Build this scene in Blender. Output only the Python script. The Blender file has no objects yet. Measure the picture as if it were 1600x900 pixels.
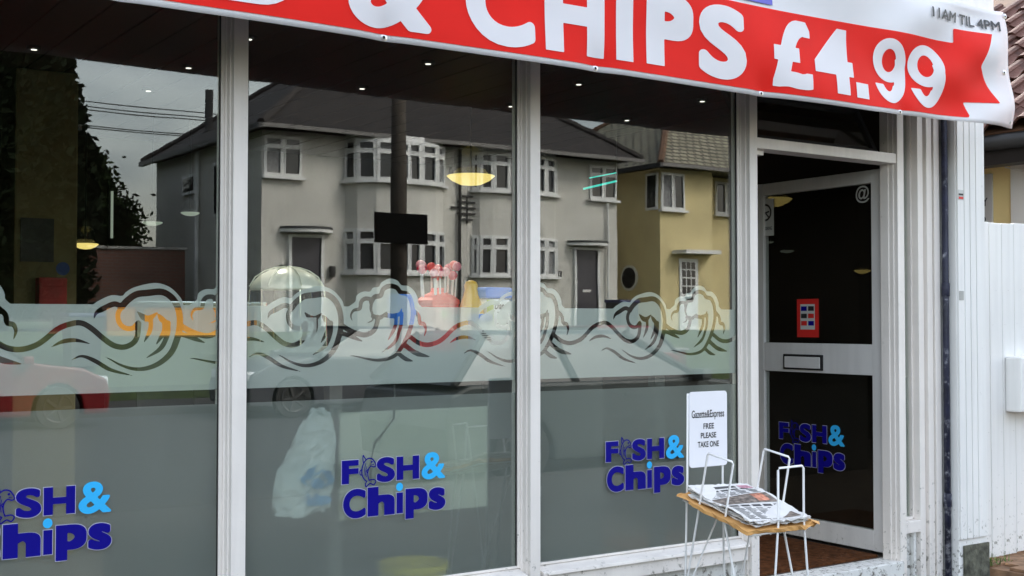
import bpy, bmesh, math, random
import numpy as np
from mathutils import Vector, Matrix

random.seed(7)
S = bpy.context.scene
COL = S.collection
R = math.radians

# ------------------------------------------------------------------ camera
cam_d = bpy.data.cameras.new('camera')
cam_d.sensor_width = 36.0
cam_d.lens = 43.2
cam_d.clip_start = 0.05
cam_d.clip_end = 600
cam = bpy.data.objects.new('camera', cam_d)
COL.objects.link(cam)
cam.location = (0.0, -4.26, 1.41)
cam.rotation_euler = (R(90 + 1.611), 0, R(-34.249))
S.camera = cam

# ------------------------------------------------------------------ sky
SUN_AZ, SUN_EL = R(38), R(40)          # from +Y (behind the shop) towards +X
w = bpy.data.worlds.new('World')
S.world = w
w.use_nodes = True
nt = w.node_tree
nt.nodes.clear()
sky = nt.nodes.new('ShaderNodeTexSky')
sky.sky_type = 'NISHITA'
sky.sun_disc = False
sky.sun_elevation = SUN_EL
sky.sun_rotation = SUN_AZ
sky.air_density = 1.6
sky.dust_density = 3.0
hs = nt.nodes.new('ShaderNodeHueSaturation')
hs.inputs['Saturation'].default_value = 0.44
tc = nt.nodes.new('ShaderNodeTexCoord')
mp = nt.nodes.new('ShaderNodeMapping')
mp.inputs['Scale'].default_value = (1, 1, 2.4)
ns = nt.nodes.new('ShaderNodeTexNoise')
ns.inputs['Scale'].default_value = 4.2
ns.inputs['Detail'].default_value = 7
rp = nt.nodes.new('ShaderNodeValToRGB')
rp.color_ramp.elements[0].position = 0.3
rp.color_ramp.elements[0].color = (0.40, 0.45, 0.54, 1)
rp.color_ramp.elements[1].position = 0.72
rp.color_ramp.elements[1].color = (1.3, 1.28, 1.25, 1)
mx = nt.nodes.new('ShaderNodeMixRGB')
mx.blend_type = 'MULTIPLY'
mx.inputs['Fac'].default_value = 1.0
bg = nt.nodes.new('ShaderNodeBackground')
bg.inputs['Strength'].default_value = 0.15
wo = nt.nodes.new('ShaderNodeOutputWorld')
L = nt.links.new
L(sky.outputs[0], hs.inputs['Color'])
L(tc.outputs['Generated'], mp.inputs[0])
L(mp.outputs[0], ns.inputs['Vector'])
L(ns.outputs['Fac'], rp.inputs[0])
L(hs.outputs[0], mx.inputs[1])
L(rp.outputs[0], mx.inputs[2])
# overcast sky: zenith about three times as bright as the horizon
sz = nt.nodes.new('ShaderNodeSeparateXYZ')
L(tc.outputs['Generated'], sz.inputs[0])
og = nt.nodes.new('ShaderNodeMapRange')
og.inputs['From Min'].default_value = 0.0
og.inputs['From Max'].default_value = 1.0
og.inputs['To Min'].default_value = 1.15
og.inputs['To Max'].default_value = 1.65
L(sz.outputs['Z'], og.inputs['Value'])
mo = nt.nodes.new('ShaderNodeMixRGB')
mo.blend_type = 'MULTIPLY'
mo.inputs['Fac'].default_value = 1.0
L(mx.outputs[0], mo.inputs[1])
L(og.outputs[0], mo.inputs[2])
L(mo.outputs[0], bg.inputs['Color'])
L(bg.outputs[0], wo.inputs[0])

# ------------------------------------------------------------------ sun (soft, through cloud, behind the shop)
sd = bpy.data.lights.new('sun', 'SUN')
sd.energy = 1.25
sd.angle = R(14)
sd.color = (1.0, 0.95, 0.88)
so = bpy.data.objects.new('sun', sd)
COL.objects.link(so)
so.location = (8, 10, 14)
sdir = Vector((math.sin(SUN_AZ) * math.cos(SUN_EL), math.cos(SUN_AZ) * math.cos(SUN_EL), math.sin(SUN_EL)))
so.rotation_euler = (-sdir).to_track_quat('-Z', 'Y').to_euler()

vs = S.view_settings
vs.view_transform = 'Standard'
vs.look = 'None'
vs.exposure = 1.95
vs.gamma = 1.0
vs.use_curve_mapping = False
S.render.engine = 'CYCLES'
S.cycles.use_denoising = True
S.cycles.max_bounces = 8
S.cycles.transparent_max_bounces = 24
S.cycles.caustics_reflective = False
S.cycles.caustics_refractive = False


# ------------------------------------------------------------------ materials
MATS = {}


def base(name):
    m = bpy.data.materials.new(name)
    m.use_nodes = True
    MATS[name] = m
    return m, m.node_tree.nodes, m.node_tree.links


def mat(name, col, rough=0.5, var=0.12, scale=6.0, bump=0.0, bscale=60.0, metal=0.0, spec=0.5, dirt=None):
    """Principled with noise colour variation, fine bump and optional dirt specks (col, amount, scale, height)."""
    m, n, l = base(name)
    p = n['Principled BSDF']
    p.inputs['Roughness'].default_value = rough
    p.inputs['Metallic'].default_value = metal
    p.inputs['Specular IOR Level'].default_value = spec
    t = n.new('ShaderNodeTexCoord')
    a = n.new('ShaderNodeTexNoise')
    a.inputs['Scale'].default_value = scale
    a.inputs['Detail'].default_value = 6
    l.new(t.outputs['Object'], a.inputs['Vector'])
    r = n.new('ShaderNodeValToRGB')
    r.color_ramp.elements[0].position = 0.3
    r.color_ramp.elements[1].position = 0.7
    r.color_ramp.elements[0].color = tuple(c * (1 - var) for c in col) + (1,)
    r.color_ramp.elements[1].color = tuple(min(1, c * (1 + var)) for c in col) + (1,)
    l.new(a.outputs['Fac'], r.inputs[0])
    out = r.outputs[0]
    if dirt:
        dc, amt, dsc, dh = dirt
        b = n.new('ShaderNodeTexNoise')
        b.inputs['Scale'].default_value = dsc
        b.inputs['Detail'].default_value = 8
        b.inputs['Roughness'].default_value = 0.75
        l.new(t.outputs['Object'], b.inputs['Vector'])
        sx = n.new('ShaderNodeSeparateXYZ')
        g = n.new('ShaderNodeNewGeometry')
        l.new(g.outputs['Position'], sx.inputs[0])
        mr = n.new('ShaderNodeMapRange')        # rain splash: more specks low down
        mr.inputs['From Min'].default_value = 0.0
        mr.inputs['From Max'].default_value = dh
        mr.inputs['To Min'].default_value = 0.5
        mr.inputs['To Max'].default_value = 0.655
        l.new(sx.outputs['Z'], mr.inputs['Value'])
        sb = n.new('ShaderNodeMath')
        sb.operation = 'SUBTRACT'
        l.new(b.outputs['Fac'], sb.inputs[0])
        l.new(mr.outputs[0], sb.inputs[1])
        ml = n.new('ShaderNodeMath')
        ml.operation = 'MULTIPLY'
        ml.use_clamp = True
        ml.inputs[1].default_value = 9.0 * amt
        l.new(sb.outputs[0], ml.inputs[0])
        mxx = n.new('ShaderNodeMixRGB')
        mxx.inputs[2].default_value = dc + (1,)
        mpv = n.new('ShaderNodeMapping')               # faint rain streaks running down
        mpv.inputs['Scale'].default_value = (22, 22, 1.1)
        l.new(t.outputs['Object'], mpv.inputs[0])
        sn = n.new('ShaderNodeTexNoise')
        sn.inputs['Scale'].default_value = 1.0
        sn.inputs['Detail'].default_value = 5
        l.new(mpv.outputs[0], sn.inputs['Vector'])
        sr = n.new('ShaderNodeMapRange')
        sr.inputs['From Min'].default_value = 0.3
        sr.inputs['From Max'].default_value = 0.62
        sr.inputs['To Min'].default_value = 0.915
        sr.inputs['To Max'].default_value = 1.0
        l.new(sn.outputs['Fac'], sr.inputs['Value'])
        sm_ = n.new('ShaderNodeMixRGB')
        sm_.blend_type = 'MULTIPLY'
        sm_.inputs[0].default_value = 1.0
        l.new(out, sm_.inputs[1])
        l.new(sr.outputs[0], sm_.inputs[2])
        out = sm_.outputs[0]
        l.new(ml.outputs[0], mxx.inputs[0])
        l.new(out, mxx.inputs[1])
        out = mxx.outputs[0]
    l.new(out, p.inputs['Base Color'])
    if bump:
        c = n.new('ShaderNodeTexNoise')
        c.inputs['Scale'].default_value = bscale
        c.inputs['Detail'].default_value = 5
        l.new(t.outputs['Object'], c.inputs['Vector'])
        bp = n.new('ShaderNodeBump')
        bp.inputs['Strength'].default_value = bump
        bp.inputs['Distance'].default_value = 0.01
        l.new(c.outputs['Fac'], bp.inputs['Height'])
        l.new(bp.outputs[0], p.inputs['Normal'])
    return m


def emit(name, col, st):
    m, n, l = base(name)
    p = n['Principled BSDF']
    p.inputs['Base Color'].default_value = col + (1,)
    p.inputs['Emission Color'].default_value = col + (1,)
    p.inputs['Emission Strength'].default_value = st
    return m


def glass(name, ior=1.73, tint=(0.92, 0.95, 0.93)):
    """Thin pane: clear view through plus a sharp Fresnel reflection from each face."""
    m, n, l = base(name)
    n.remove(n['Principled BSDF'])
    o = n['Material Output']
    tr = n.new('ShaderNodeBsdfTransparent')
    tr.inputs[0].default_value = tint + (1,)
    gl = n.new('ShaderNodeBsdfGlossy')
    gl.inputs['Roughness'].default_value = 0.0
    gl.inputs['Color'].default_value = (1, 1, 1, 1)
    fr = n.new('ShaderNodeFresnel')
    fr.inputs['IOR'].default_value = ior
    t = n.new('ShaderNodeTexCoord')
    nz = n.new('ShaderNodeTexNoise')
    nz.inputs['Scale'].default_value = 1.3
    bp = n.new('ShaderNodeBump')
    bp.inputs['Strength'].default_value = 0.022
    bp.inputs['Distance'].default_value = 0.02
    l.new(t.outputs['Object'], nz.inputs['Vector'])
    l.new(nz.outputs['Fac'], bp.inputs['Height'])
    l.new(bp.outputs[0], gl.inputs['Normal'])
    mi = n.new('ShaderNodeMixShader')
    ge = n.new('ShaderNodeNewGeometry')            # thin pane: the same reflectance from either side of each face
    iv = n.new('ShaderNodeMapRange')
    iv.inputs['To Min'].default_value = ior
    iv.inputs['To Max'].default_value = 1 / ior
    l.new(ge.outputs['Backfacing'], iv.inputs['Value'])
    l.new(iv.outputs[0], fr.inputs['IOR'])
    l.new(fr.outputs[0], mi.inputs[0])
    l.new(tr.outputs[0], mi.inputs[1])
    l.new(gl.outputs[0], mi.inputs[2])
    l.new(mi.outputs[0], o.inputs['Surface'])
    return m


def frosted(name, col, thru=0.35):
    """Etched vinyl film: scatters outside light back, passes some blurred light from inside."""
    m, n, l = base(name)
    n.remove(n['Principled BSDF'])
    o = n['Material Output']
    t = n.new('ShaderNodeTexCoord')
    nz = n.new('ShaderNodeTexNoise')
    nz.inputs['Scale'].default_value = 2.0
    nz.inputs['Detail'].default_value = 4
    l.new(t.outputs['Object'], nz.inputs['Vector'])
    r = n.new('ShaderNodeValToRGB')
    r.color_ramp.elements[0].color = tuple(c * 0.86 for c in col) + (1,)
    r.color_ramp.elements[1].color = tuple(c * 1.1 for c in col) + (1,)
    l.new(nz.outputs['Fac'], r.inputs[0])
    d = n.new('ShaderNodeBsdfDiffuse')
    l.new(r.outputs[0], d.inputs['Color'])
    rf = n.new('ShaderNodeBsdfRefraction')
    rf.inputs['IOR'].default_value = 1.12
    rf.inputs['Roughness'].default_value = 0.42
    rf.inputs['Color'].default_value = (0.85, 0.9, 0.87, 1)
    tl = n.new('ShaderNodeBsdfTranslucent')
    tl.inputs['Color'].default_value = (0.6, 0.65, 0.62, 1)
    tp = n.new('ShaderNodeBsdfTransparent')
    tp.inputs[0].default_value = (0.92, 0.95, 0.93, 1)
    m0 = n.new('ShaderNodeMixShader')
    m0.inputs[0].default_value = 0.18
    l.new(tp.outputs[0], m0.inputs[1])
    l.new(rf.outputs[0], m0.inputs[2])
    m1 = n.new('ShaderNodeMixShader')
    m1.inputs[0].default_value = 0.1
    l.new(m0.outputs[0], m1.inputs[1])
    l.new(tl.outputs[0], m1.inputs[2])
    m2 = n.new('ShaderNodeMixShader')
    m2.inputs[0].default_value = thru
    l.new(d.outputs[0], m2.inputs[1])
    l.new(m1.outputs[0], m2.inputs[2])
    l.new(m2.outputs[0], o.inputs['Surface'])
    return m


def bricky(name, c1, c2, mortar, sc, bw=0.225, rh=0.075, ms=0.012, axis='XZ', rough=0.9):
    m, n, l = base(name)
    p = n['Principled BSDF']
    p.inputs['Roughness'].default_value = rough
    t = n.new('ShaderNodeTexCoord')
    sx = n.new('ShaderNodeSeparateXYZ')
    cb = n.new('ShaderNodeCombineXYZ')
    l.new(t.outputs['Object'], sx.inputs[0])
    l.new(sx.outputs[axis[0]], cb.inputs['X'])
    l.new(sx.outputs[axis[1]], cb.inputs['Y'])
    b = n.new('ShaderNodeTexBrick')
    b.inputs['Color1'].default_value = c1 + (1,)
    b.inputs['Color2'].default_value = c2 + (1,)
    b.inputs['Mortar'].default_value = mortar + (1,)
    b.inputs['Scale'].default_value = sc
    b.inputs['Mortar Size'].default_value = ms
    b.inputs['Brick Width'].default_value = bw
    b.inputs['Row Height'].default_value = rh
    l.new(cb.outputs[0], b.inputs['Vector'])
    nz = n.new('ShaderNodeTexNoise')
    nz.inputs['Scale'].default_value = 1.2
    nz.inputs['Detail'].default_value = 6
    l.new(t.outputs['Object'], nz.inputs['Vector'])
    mx_ = n.new('ShaderNodeMixRGB')
    mx_.blend_type = 'OVERLAY'
    mx_.inputs[0].default_value = 0.5
    l.new(b.outputs['Color'], mx_.inputs[1])
    l.new(nz.outputs['Fac'], mx_.inputs[2])
    l.new(mx_.outputs[0], p.inputs['Base Color'])
    bp = n.new('ShaderNodeBump')
    bp.inputs['Strength'].default_value = 0.5
    bp.inputs['Distance'].default_value = 0.015
    bp.invert = True
    l.new(b.outputs['Fac'], bp.inputs['Height'])
    l.new(bp.outputs[0], p.inputs['Normal'])
    return m


WHITE_DIRT = ((0.16, 0.15, 0.12), 1.0, 26.0, 0.75)
M_WHITE = mat('white_gloss_paint', (0.84, 0.79, 0.745), 0.38, 0.05, 3.0, 0.15, 25, dirt=WHITE_DIRT)
M_ALU = mat('white_coated_aluminium', (0.70, 0.69, 0.68), 0.42, 0.05, 3.0, dirt=((0.25, 0.24, 0.2), 0.6, 30.0, 0.5))
M_PANEL = mat('weathered_white_panel', (0.72, 0.72, 0.70), 0.6, 0.08, 4.0, 0.3, 40, dirt=((0.12, 0.11, 0.09), 1.2, 30.0, 1.1))
M_GATE = mat('white_boarding_paint', (0.82, 0.815, 0.80), 0.5, 0.04, 2.0, 0.1, 20, dirt=((0.16, 0.16, 0.13), 1.2, 34.0, 0.6))
M_STONE = mat('rotten_plinth_timber', (0.10, 0.10, 0.075), 0.95, 0.6, 18.0, 1.0, 35)
M_GLASS = glass('shop_window_glass')
M_DGLASS = glass('door_glass', 1.5, (0.8, 0.82, 0.8))
M_FILM = frosted('frosted_window_film', (0.74, 0.765, 0.735), 0.36)
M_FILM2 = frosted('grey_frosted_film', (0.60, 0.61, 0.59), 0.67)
M_NAVY = mat('navy_vinyl', (0.006, 0.004, 0.22), 0.6, 0.05, spec=0.1)
M_CYAN = mat('sky_blue_vinyl', (0.04, 0.46, 0.90), 0.6, 0.05, spec=0.1)
M_PALE = mat('pale_vinyl_edge', (0.45, 0.45, 0.62), 0.5, 0.05)
M_RED = mat('red_banner_print', (0.90, 0.025, 0.018), 0.5, 0.06, 4.0, 0.05, 300, spec=0.1)
M_BANNER = mat('white_banner_vinyl', (0.86, 0.87, 0.90), 0.4, 0.03, 3.0, 0.05, 300, spec=0.25)
for m_, c_ in ((M_RED, (0.8, 0.06, 0.03, 1)), (M_BANNER, (0.75, 0.5, 0.42, 1))):      # thin vinyl lets some light through
    n_, l_ = m_.node_tree.nodes, m_.node_tree.links
    t_ = n_.new('ShaderNodeBsdfTranslucent')
    t_.inputs[0].default_value = c_
    x_ = n_.new('ShaderNodeMixShader')
    x_.inputs[0].default_value = 0.22
    l_.new(n_['Principled BSDF'].outputs[0], x_.inputs[1])
    l_.new(t_.outputs[0], x_.inputs[2])
    l_.new(x_.outputs[0], n_['Material Output'].inputs['Surface'])
M_BLACKP = mat('black_print', (0.02, 0.02, 0.022), 0.5, 0.1)
M_BLUEP = mat('blue_banner_print', (0.08, 0.08, 0.5), 0.35, 0.05)
M_STEEL = mat('eyelet_steel', (0.6, 0.6, 0.62), 0.3, 0.1, 20, metal=1.0)
M_PIPE = mat('navy_pipe_paint', (0.014, 0.016, 0.040), 0.5, 0.45, 9.0, 0.6, 30, dirt=((0.32, 0.33, 0.38), 1.0, 16.0, 3.0))
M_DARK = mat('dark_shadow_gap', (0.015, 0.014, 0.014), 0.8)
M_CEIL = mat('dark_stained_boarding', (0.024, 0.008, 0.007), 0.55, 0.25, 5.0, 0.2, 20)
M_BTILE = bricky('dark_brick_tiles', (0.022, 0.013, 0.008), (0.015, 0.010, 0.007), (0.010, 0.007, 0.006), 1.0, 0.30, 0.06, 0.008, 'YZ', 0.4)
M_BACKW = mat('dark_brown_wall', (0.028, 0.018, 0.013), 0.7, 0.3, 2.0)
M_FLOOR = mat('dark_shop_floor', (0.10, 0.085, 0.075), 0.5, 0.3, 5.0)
M_MAT = mat('brown_coir_mat', (0.085, 0.032, 0.012), 0.95, 0.5, 30.0, 0.6, 90, dirt=((0.35, 0.3, 0.25), 1.0, 45.0, 0.25), spec=0.1)
M_OLIVE = mat('olive_plaster', (0.21, 0.18, 0.085), 0.8, 0.2, 3.0)
M_COUNTER = mat('cream_laminate', (0.80, 0.80, 0.68), 0.4, 0.06)
M_SLATE = mat('grey_laminate', (0.05, 0.055, 0.055), 0.45, 0.1)
M_WIRE = mat('white_coated_wire', (0.82, 0.82, 0.82), 0.35, 0.03)
M_SIGNW = mat('white_sign_board', (0.82, 0.82, 0.87), 0.35, 0.02)
M_KRAFT = mat('brown_kraft_paper', (0.58, 0.31, 0.10), 0.7, 0.2, 12.0, 0.4, 25)
M_CONC = mat('concrete', (0.30, 0.29, 0.27), 0.9, 0.25, 7.0, 0.5, 60, dirt=((0.08, 0.08, 0.07), 1.0, 18.0, 2.0))
M_ASPH = mat('asphalt', (0.035, 0.035, 0.036), 0.85, 0.25, 12.0, 0.6, 180)
M_SLAB = mat('paving_slab', (0.05, 0.048, 0.045), 0.9, 0.15, 5.0, 0.4, 90)
M_BROWNP = mat('brown_paving', (0.26, 0.15, 0.085), 0.9, 0.4, 14.0, 0.6, 60)
M_GRASS = mat('grass_ground', (0.06, 0.085, 0.03), 0.95, 0.4, 9.0, 0.8, 80)
M_RENDER = mat('cream_grey_render', (0.62, 0.60, 0.545), 0.9, 0.13, 0.7, 0.4, 90, dirt=((0.22, 0.21, 0.18), 0.6, 1.9, 6.0))
M_YRENDER = mat('yellow_render', (0.62, 0.515, 0.27), 0.9, 0.12, 1.2, 0.15, 90)
M_TILE1 = bricky('dark_roof_tiles', (0.018, 0.014, 0.011), (0.027, 0.020, 0.015), (0.012, 0.01, 0.01), 1.0, 0.25, 0.13, 0.02, 'XY')
M_TILE2 = bricky('lichened_roof_tiles', (0.25, 0.225, 0.15), (0.33, 0.30, 0.21), (0.03, 0.028, 0.02), 1.0, 0.28, 0.17, 0.03, 'XY')
M_HIPT = mat('brown_hip_tiles', (0.12, 0.06, 0.03), 0.9, 0.3, 9.0)
M_HIPD = mat('dark_hip_tiles', (0.028, 0.023, 0.02), 0.9, 0.3, 9.0)
M_BRICK = bricky('red_brick', (0.15, 0.05, 0.03), (0.10, 0.038, 0.026), (0.10, 0.09, 0.08), 1.0)
M_UPVC = mat('white_window_frame', (0.72, 0.72, 0.70), 0.4, 0.05)
M_GUT = mat('grey_gutter', (0.16, 0.15, 0.14), 0.6)
M_PANE = mat('dark_window_pane', (0.02, 0.022, 0.025), 0.06, 0.3, 0.8)
M_CURT = mat('net_curtain', (0.22, 0.22, 0.22), 0.9, 0.3, 14.0)
M_DDOOR = mat('dark_house_door', (0.045, 0.042, 0.05), 0.4, 0.2)
M_IRON = mat('black_iron', (0.015, 0.015, 0.015), 0.5)
M_BOARD = mat('matt_black_board', (0.004, 0.004, 0.004), 0.9, 0.1, spec=0.05)
M_WOODP = mat('creosoted_pole', (0.05, 0.04, 0.03), 0.9, 0.3, 8.0, 0.5, 30)
M_LEAF = mat('conifer_foliage', (0.012, 0.018, 0.009), 0.9, 0.5, 3.0, spec=0.05)
M_LEAF2 = mat('broadleaf_foliage', (0.02, 0.032, 0.012), 0.9, 0.5, 3.0, spec=0.05)
M_BARK = mat('bark', (0.07, 0.05, 0.035), 0.95, 0.3, 12.0, 0.8, 40)
M_RUBBER = mat('tyre_rubber', (0.02, 0.02, 0.02), 0.8)
M_RIM = mat('alloy_rim', (0.10, 0.10, 0.10), 0.5, 0.1, 5, metal=0.8)
M_CARRED = mat('red_car_paint', (0.16, 0.008, 0.010), 0.3, 0.03)
M_CARDARK = mat('dark_grey_car_paint', (0.07, 0.075, 0.085), 0.2, 0.03)
M_CARSIL = mat('grey_green_car_paint', (0.055, 0.068, 0.068), 0.35, 0.03)
M_CARGL = mat('car_window_glass', (0.012, 0.014, 0.015), 0.25, 0.1)
M_LAMPGL = mat('headlamp_lens', (0.75, 0.76, 0.78), 0.1, 0.05)
M_PANT = mat('red_brown_pantile', (0.115, 0.048, 0.034), 0.85, 0.45, 9.0, 0.6, 45, dirt=((0.05, 0.05, 0.04), 1.0, 9.0, 7.0))
M_YELW = mat('pale_yellow_wall', (0.86, 0.70, 0.33), 0.85, 0.06, 2.0)
M_PALEW = mat('pale_grey_render_wall', (0.82, 0.82, 0.78), 0.9, 0.06, 2.0)
M_PINK = mat('coral_red_plastic', (0.90, 0.07, 0.06), 0.35, 0.06)
M_CHERRY = mat('cherry_red_wrapper', (0.65, 0.02, 0.07), 0.25, 0.2, 40)
M_PINKW = mat('pink_wrapper', (0.85, 0.25, 0.30), 0.3, 0.2, 40)
M_STICK = mat('white_stick', (0.8, 0.8, 0.78), 0.5)
M_MUST = mat('mustard_yellow_plastic', (0.95, 0.52, 0.01), 0.35, 0.08)
M_LIDB = mat('blue_plastic_lid', (0.03, 0.22, 0.85), 0.35, 0.06)
M_TUBW = mat('white_plastic_tub', (0.86, 0.88, 0.90), 0.4, 0.05)
M_TUBL = mat('pale_blue_tub_label', (0.25, 0.45, 0.72), 0.45, 0.1)
M_LIME = mat('lime_label_print', (0.55, 0.62, 0.12), 0.5, 0.15, 30)
M_BAG = mat('white_polythene', (0.92, 0.94, 0.94), 0.35, 0.06, 8.0, 0.4, 18)
M_BAGB = mat('blue_bag_print', (0.16, 0.42, 0.78), 0.4, 0.45, 26)
M_YEL = mat('yellow_plastic', (0.90, 0.72, 0.01), 0.4, 0.1)
M_CREAM = mat('cream_enamel', (0.86, 0.84, 0.70), 0.3, 0.08, 9.0)
M_CHROME = mat('polished_steel', (0.72, 0.72, 0.66), 0.12, 0.05, 5, metal=1.0)
M_REDBOX = mat('dark_red_box', (0.32, 0.02, 0.02), 0.5, 0.2, 12)
M_BLUER = mat('blue_round_sticker', (0.03, 0.08, 0.30), 0.5)
M_POST = mat('faded_grey_notice', (0.07, 0.075, 0.075), 0.7, 0.3, 9)
M_ORANGE = mat('red_card', (0.62, 0.025, 0.02), 0.5, 0.1)
M_CARD = mat('white_card', (0.55, 0.56, 0.55), 0.5, 0.05)
M_ETCH = mat('white_etched_mark', (0.42, 0.42, 0.40), 0.6)
M_BINB = mat('blue_bin_plastic', (0.02, 0.025, 0.10), 0.5, 0.1)
M_GREEN = mat('weed_green', (0.10, 0.18, 0.03), 0.7, 0.4, 20)
E_SPOT = emit('downlight_glow', (1.0, 0.95, 0.85), 0.6)
E_BOWL = emit('yellow_lamp_bowl', (0.95, 0.72, 0.22), 0.3)
E_WARM = emit('orange_glow', (1.0, 0.42, 0.06), 0.15)  # orange glow for the cabinet back and the strip of a reflected lamp
E_TEAL = emit('teal_led_strip', (0.03, 0.75, 0.62), 0.25)
E_PALE = emit('pale_glow', (0.75, 0.85, 0.7), 0.09)  # glow of the pale pendants and the door-edge strip, which is no lamp


# ------------------------------------------------------------------ builders
class MB:
    def __init__(s):
        s.v, s.f = [], []

    def add(s, vs_, fs_):
        o = len(s.v)
        s.v += [tuple(p) for p in vs_]
        s.f += [tuple(i + o for i in q) for q in fs_]
        return s

    def box(s, x0, x1, y0, y1, z0, z1):
        return s.add([(x0, y0, z0), (x1, y0, z0), (x1, y1, z0), (x0, y1, z0), (x0, y0, z1), (x1, y0, z1), (x1, y1, z1), (x0, y1, z1)],
                     [(0, 3, 2, 1), (4, 5, 6, 7), (0, 1, 5, 4), (1, 2, 6, 5), (2, 3, 7, 6), (3, 0, 4, 7)])

    def prism(s, poly, axis, a, b):
        """poly: 2D points; axis X: (y,z), Y: (x,z), Z: (x,y)."""
        def P(p, t):
            return {'X': (t, p[0], p[1]), 'Y': (p[0], t, p[1]), 'Z': (p[0], p[1], t)}[axis]
        n = len(poly)
        vv = [P(p, a) for p in poly] + [P(p, b) for p in poly]
        ff = [tuple(range(n))[::-1], tuple(range(n, 2 * n))] + [(i, (i + 1) % n, n + (i + 1) % n, n + i) for i in range(n)]
        return s.add(vv, ff)

    def tube(s, pts, r, seg=8, r1=None):
        pts = [Vector(p) for p in pts]
        n = len(pts)
        rr = [r + ((r1 if r1 is not None else r) - r) * i / max(1, n - 1) for i in range(n)]
        vv, ff = [], []
        up = Vector((0, 0, 1))
        for i, p in enumerate(pts):
            d = (pts[min(i + 1, n - 1)] - pts[max(i - 1, 0)]).normalized()
            a = d.cross(up if abs(d.z) < 0.95 else Vector((1, 0, 0))).normalized()
            b = d.cross(a)
            for k in range(seg):
                t = 2 * math.pi * k / seg
                vv.append(p + (a * math.cos(t) + b * math.sin(t)) * rr[i])
        for i in range(n - 1):
            for k in range(seg):
                k2 = (k + 1) % seg
                ff.append((i * seg + k, i * seg + k2, (i + 1) * seg + k2, (i + 1) * seg + k))
        ff.append(tuple(range(seg))[::-1])
        ff.append(tuple(range((n - 1) * seg, n * seg)))
        return s.add(vv, ff)

    def lathe(s, c, prof, seg=20, sx=1.0, sy=1.0):
        vv, ff = [], []
        for r, z in prof:
            for k in range(seg):
                t = 2 * math.pi * k / seg
                vv.append((c[0] + r * sx * math.cos(t), c[1] + r * sy * math.sin(t), c[2] + z))
        n = len(prof)
        for i in range(n - 1):
            for k in range(seg):
                k2 = (k + 1) % seg
                ff.append((i * seg + k, i * seg + k2, (i + 1) * seg + k2, (i + 1) * seg + k))
        ff.append(tuple(range(seg))[::-1])
        ff.append(tuple(range((n - 1) * seg, n * seg)))
        return s.add(vv, ff)

    def ball(s, c, r, seg=10, rings=6, sz=1.0):
        return s.lathe(c, [(max(1e-4, r * math.sin(math.pi * i / rings)), -r * sz * math.cos(math.pi * i / rings)) for i in range(rings + 1)], seg)

    def build(s, name, m, parent=None, bev=0.0, smooth=False, xf=None):
        me = bpy.data.meshes.new(name)
        me.from_pydata(s.v, [], s.f)
        bm = bmesh.new()
        bm.from_mesh(me)
        bmesh.ops.recalc_face_normals(bm, faces=bm.faces)
        if bev:
            es = [e for e in bm.edges if len(e.link_faces) == 2 and e.calc_face_angle(0) > 0.5]
            bmesh.ops.bevel(bm, geom=es, offset=bev, segments=2, affect='EDGES', profile=0.6, clamp_overlap=True)
        if xf is not None:
            bmesh.ops.transform(bm, matrix=xf, verts=bm.verts)
        bm.to_mesh(me)
        bm.free()
        if smooth:
            for p in me.polygons:
                p.use_smooth = True
        return link(name, me, m, parent)


def link(name, me, m, parent=None):
    me.materials.clear()
    me.materials.append(m)
    o = bpy.data.objects.new(name, me)
    COL.objects.link(o)
    if parent is not None:
        put(o, parent)
    return o


ORIG = {}


def put(o, parent):
    o.parent = parent
    o.matrix_parent_inverse = Matrix.Translation(-Vector(ORIG.get(parent.name, (0, 0, 0))))


def thing(name, label, cat, loc=(0, 0, 0), group=None):
    o = bpy.data.objects.new(name, None)
    COL.objects.link(o)
    o.empty_display_size = 0.1
    o.location = loc
    ORIG[o.name] = loc
    return tag(o, label, cat, group)


def tag(o, label, cat, group=None):
    o['label'] = label
    o['category'] = cat
    if group:
        o['group'] = group
    return o


def struct(o):
    o['kind'] = 'structure'
    return o


def copy_tree(o, delta, parent=None):
    c = o.copy()
    COL.objects.link(c)
    if parent is None:
        c.location = Vector(o.location) + Vector(delta)
    else:
        c.parent = parent
        c.matrix_parent_inverse = o.matrix_parent_inverse.copy()
    for ch in list(o.children):
        copy_tree(ch, delta, c)
    return c


# ---- flat shapes: text, traced strokes
def text2d(body, off=0.0, res=6):
    cu = bpy.data.curves.new('lettering', 'FONT')
    cu.body = body
    cu.size = 1.0
    cu.offset = off
    cu.resolution_u = res
    ob = bpy.data.objects.new('lettering', cu)
    COL.objects.link(ob)
    dg = bpy.context.evaluated_depsgraph_get()
    me = bpy.data.meshes.new_from_object(ob.evaluated_get(dg))
    pts = [(v.co.x, v.co.y) for v in me.vertices]
    fs = [tuple(p.vertices) for p in me.polygons]
    bpy.data.objects.remove(ob)
    bpy.data.curves.remove(cu)
    bpy.data.meshes.remove(me)
    return pts, fs


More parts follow.
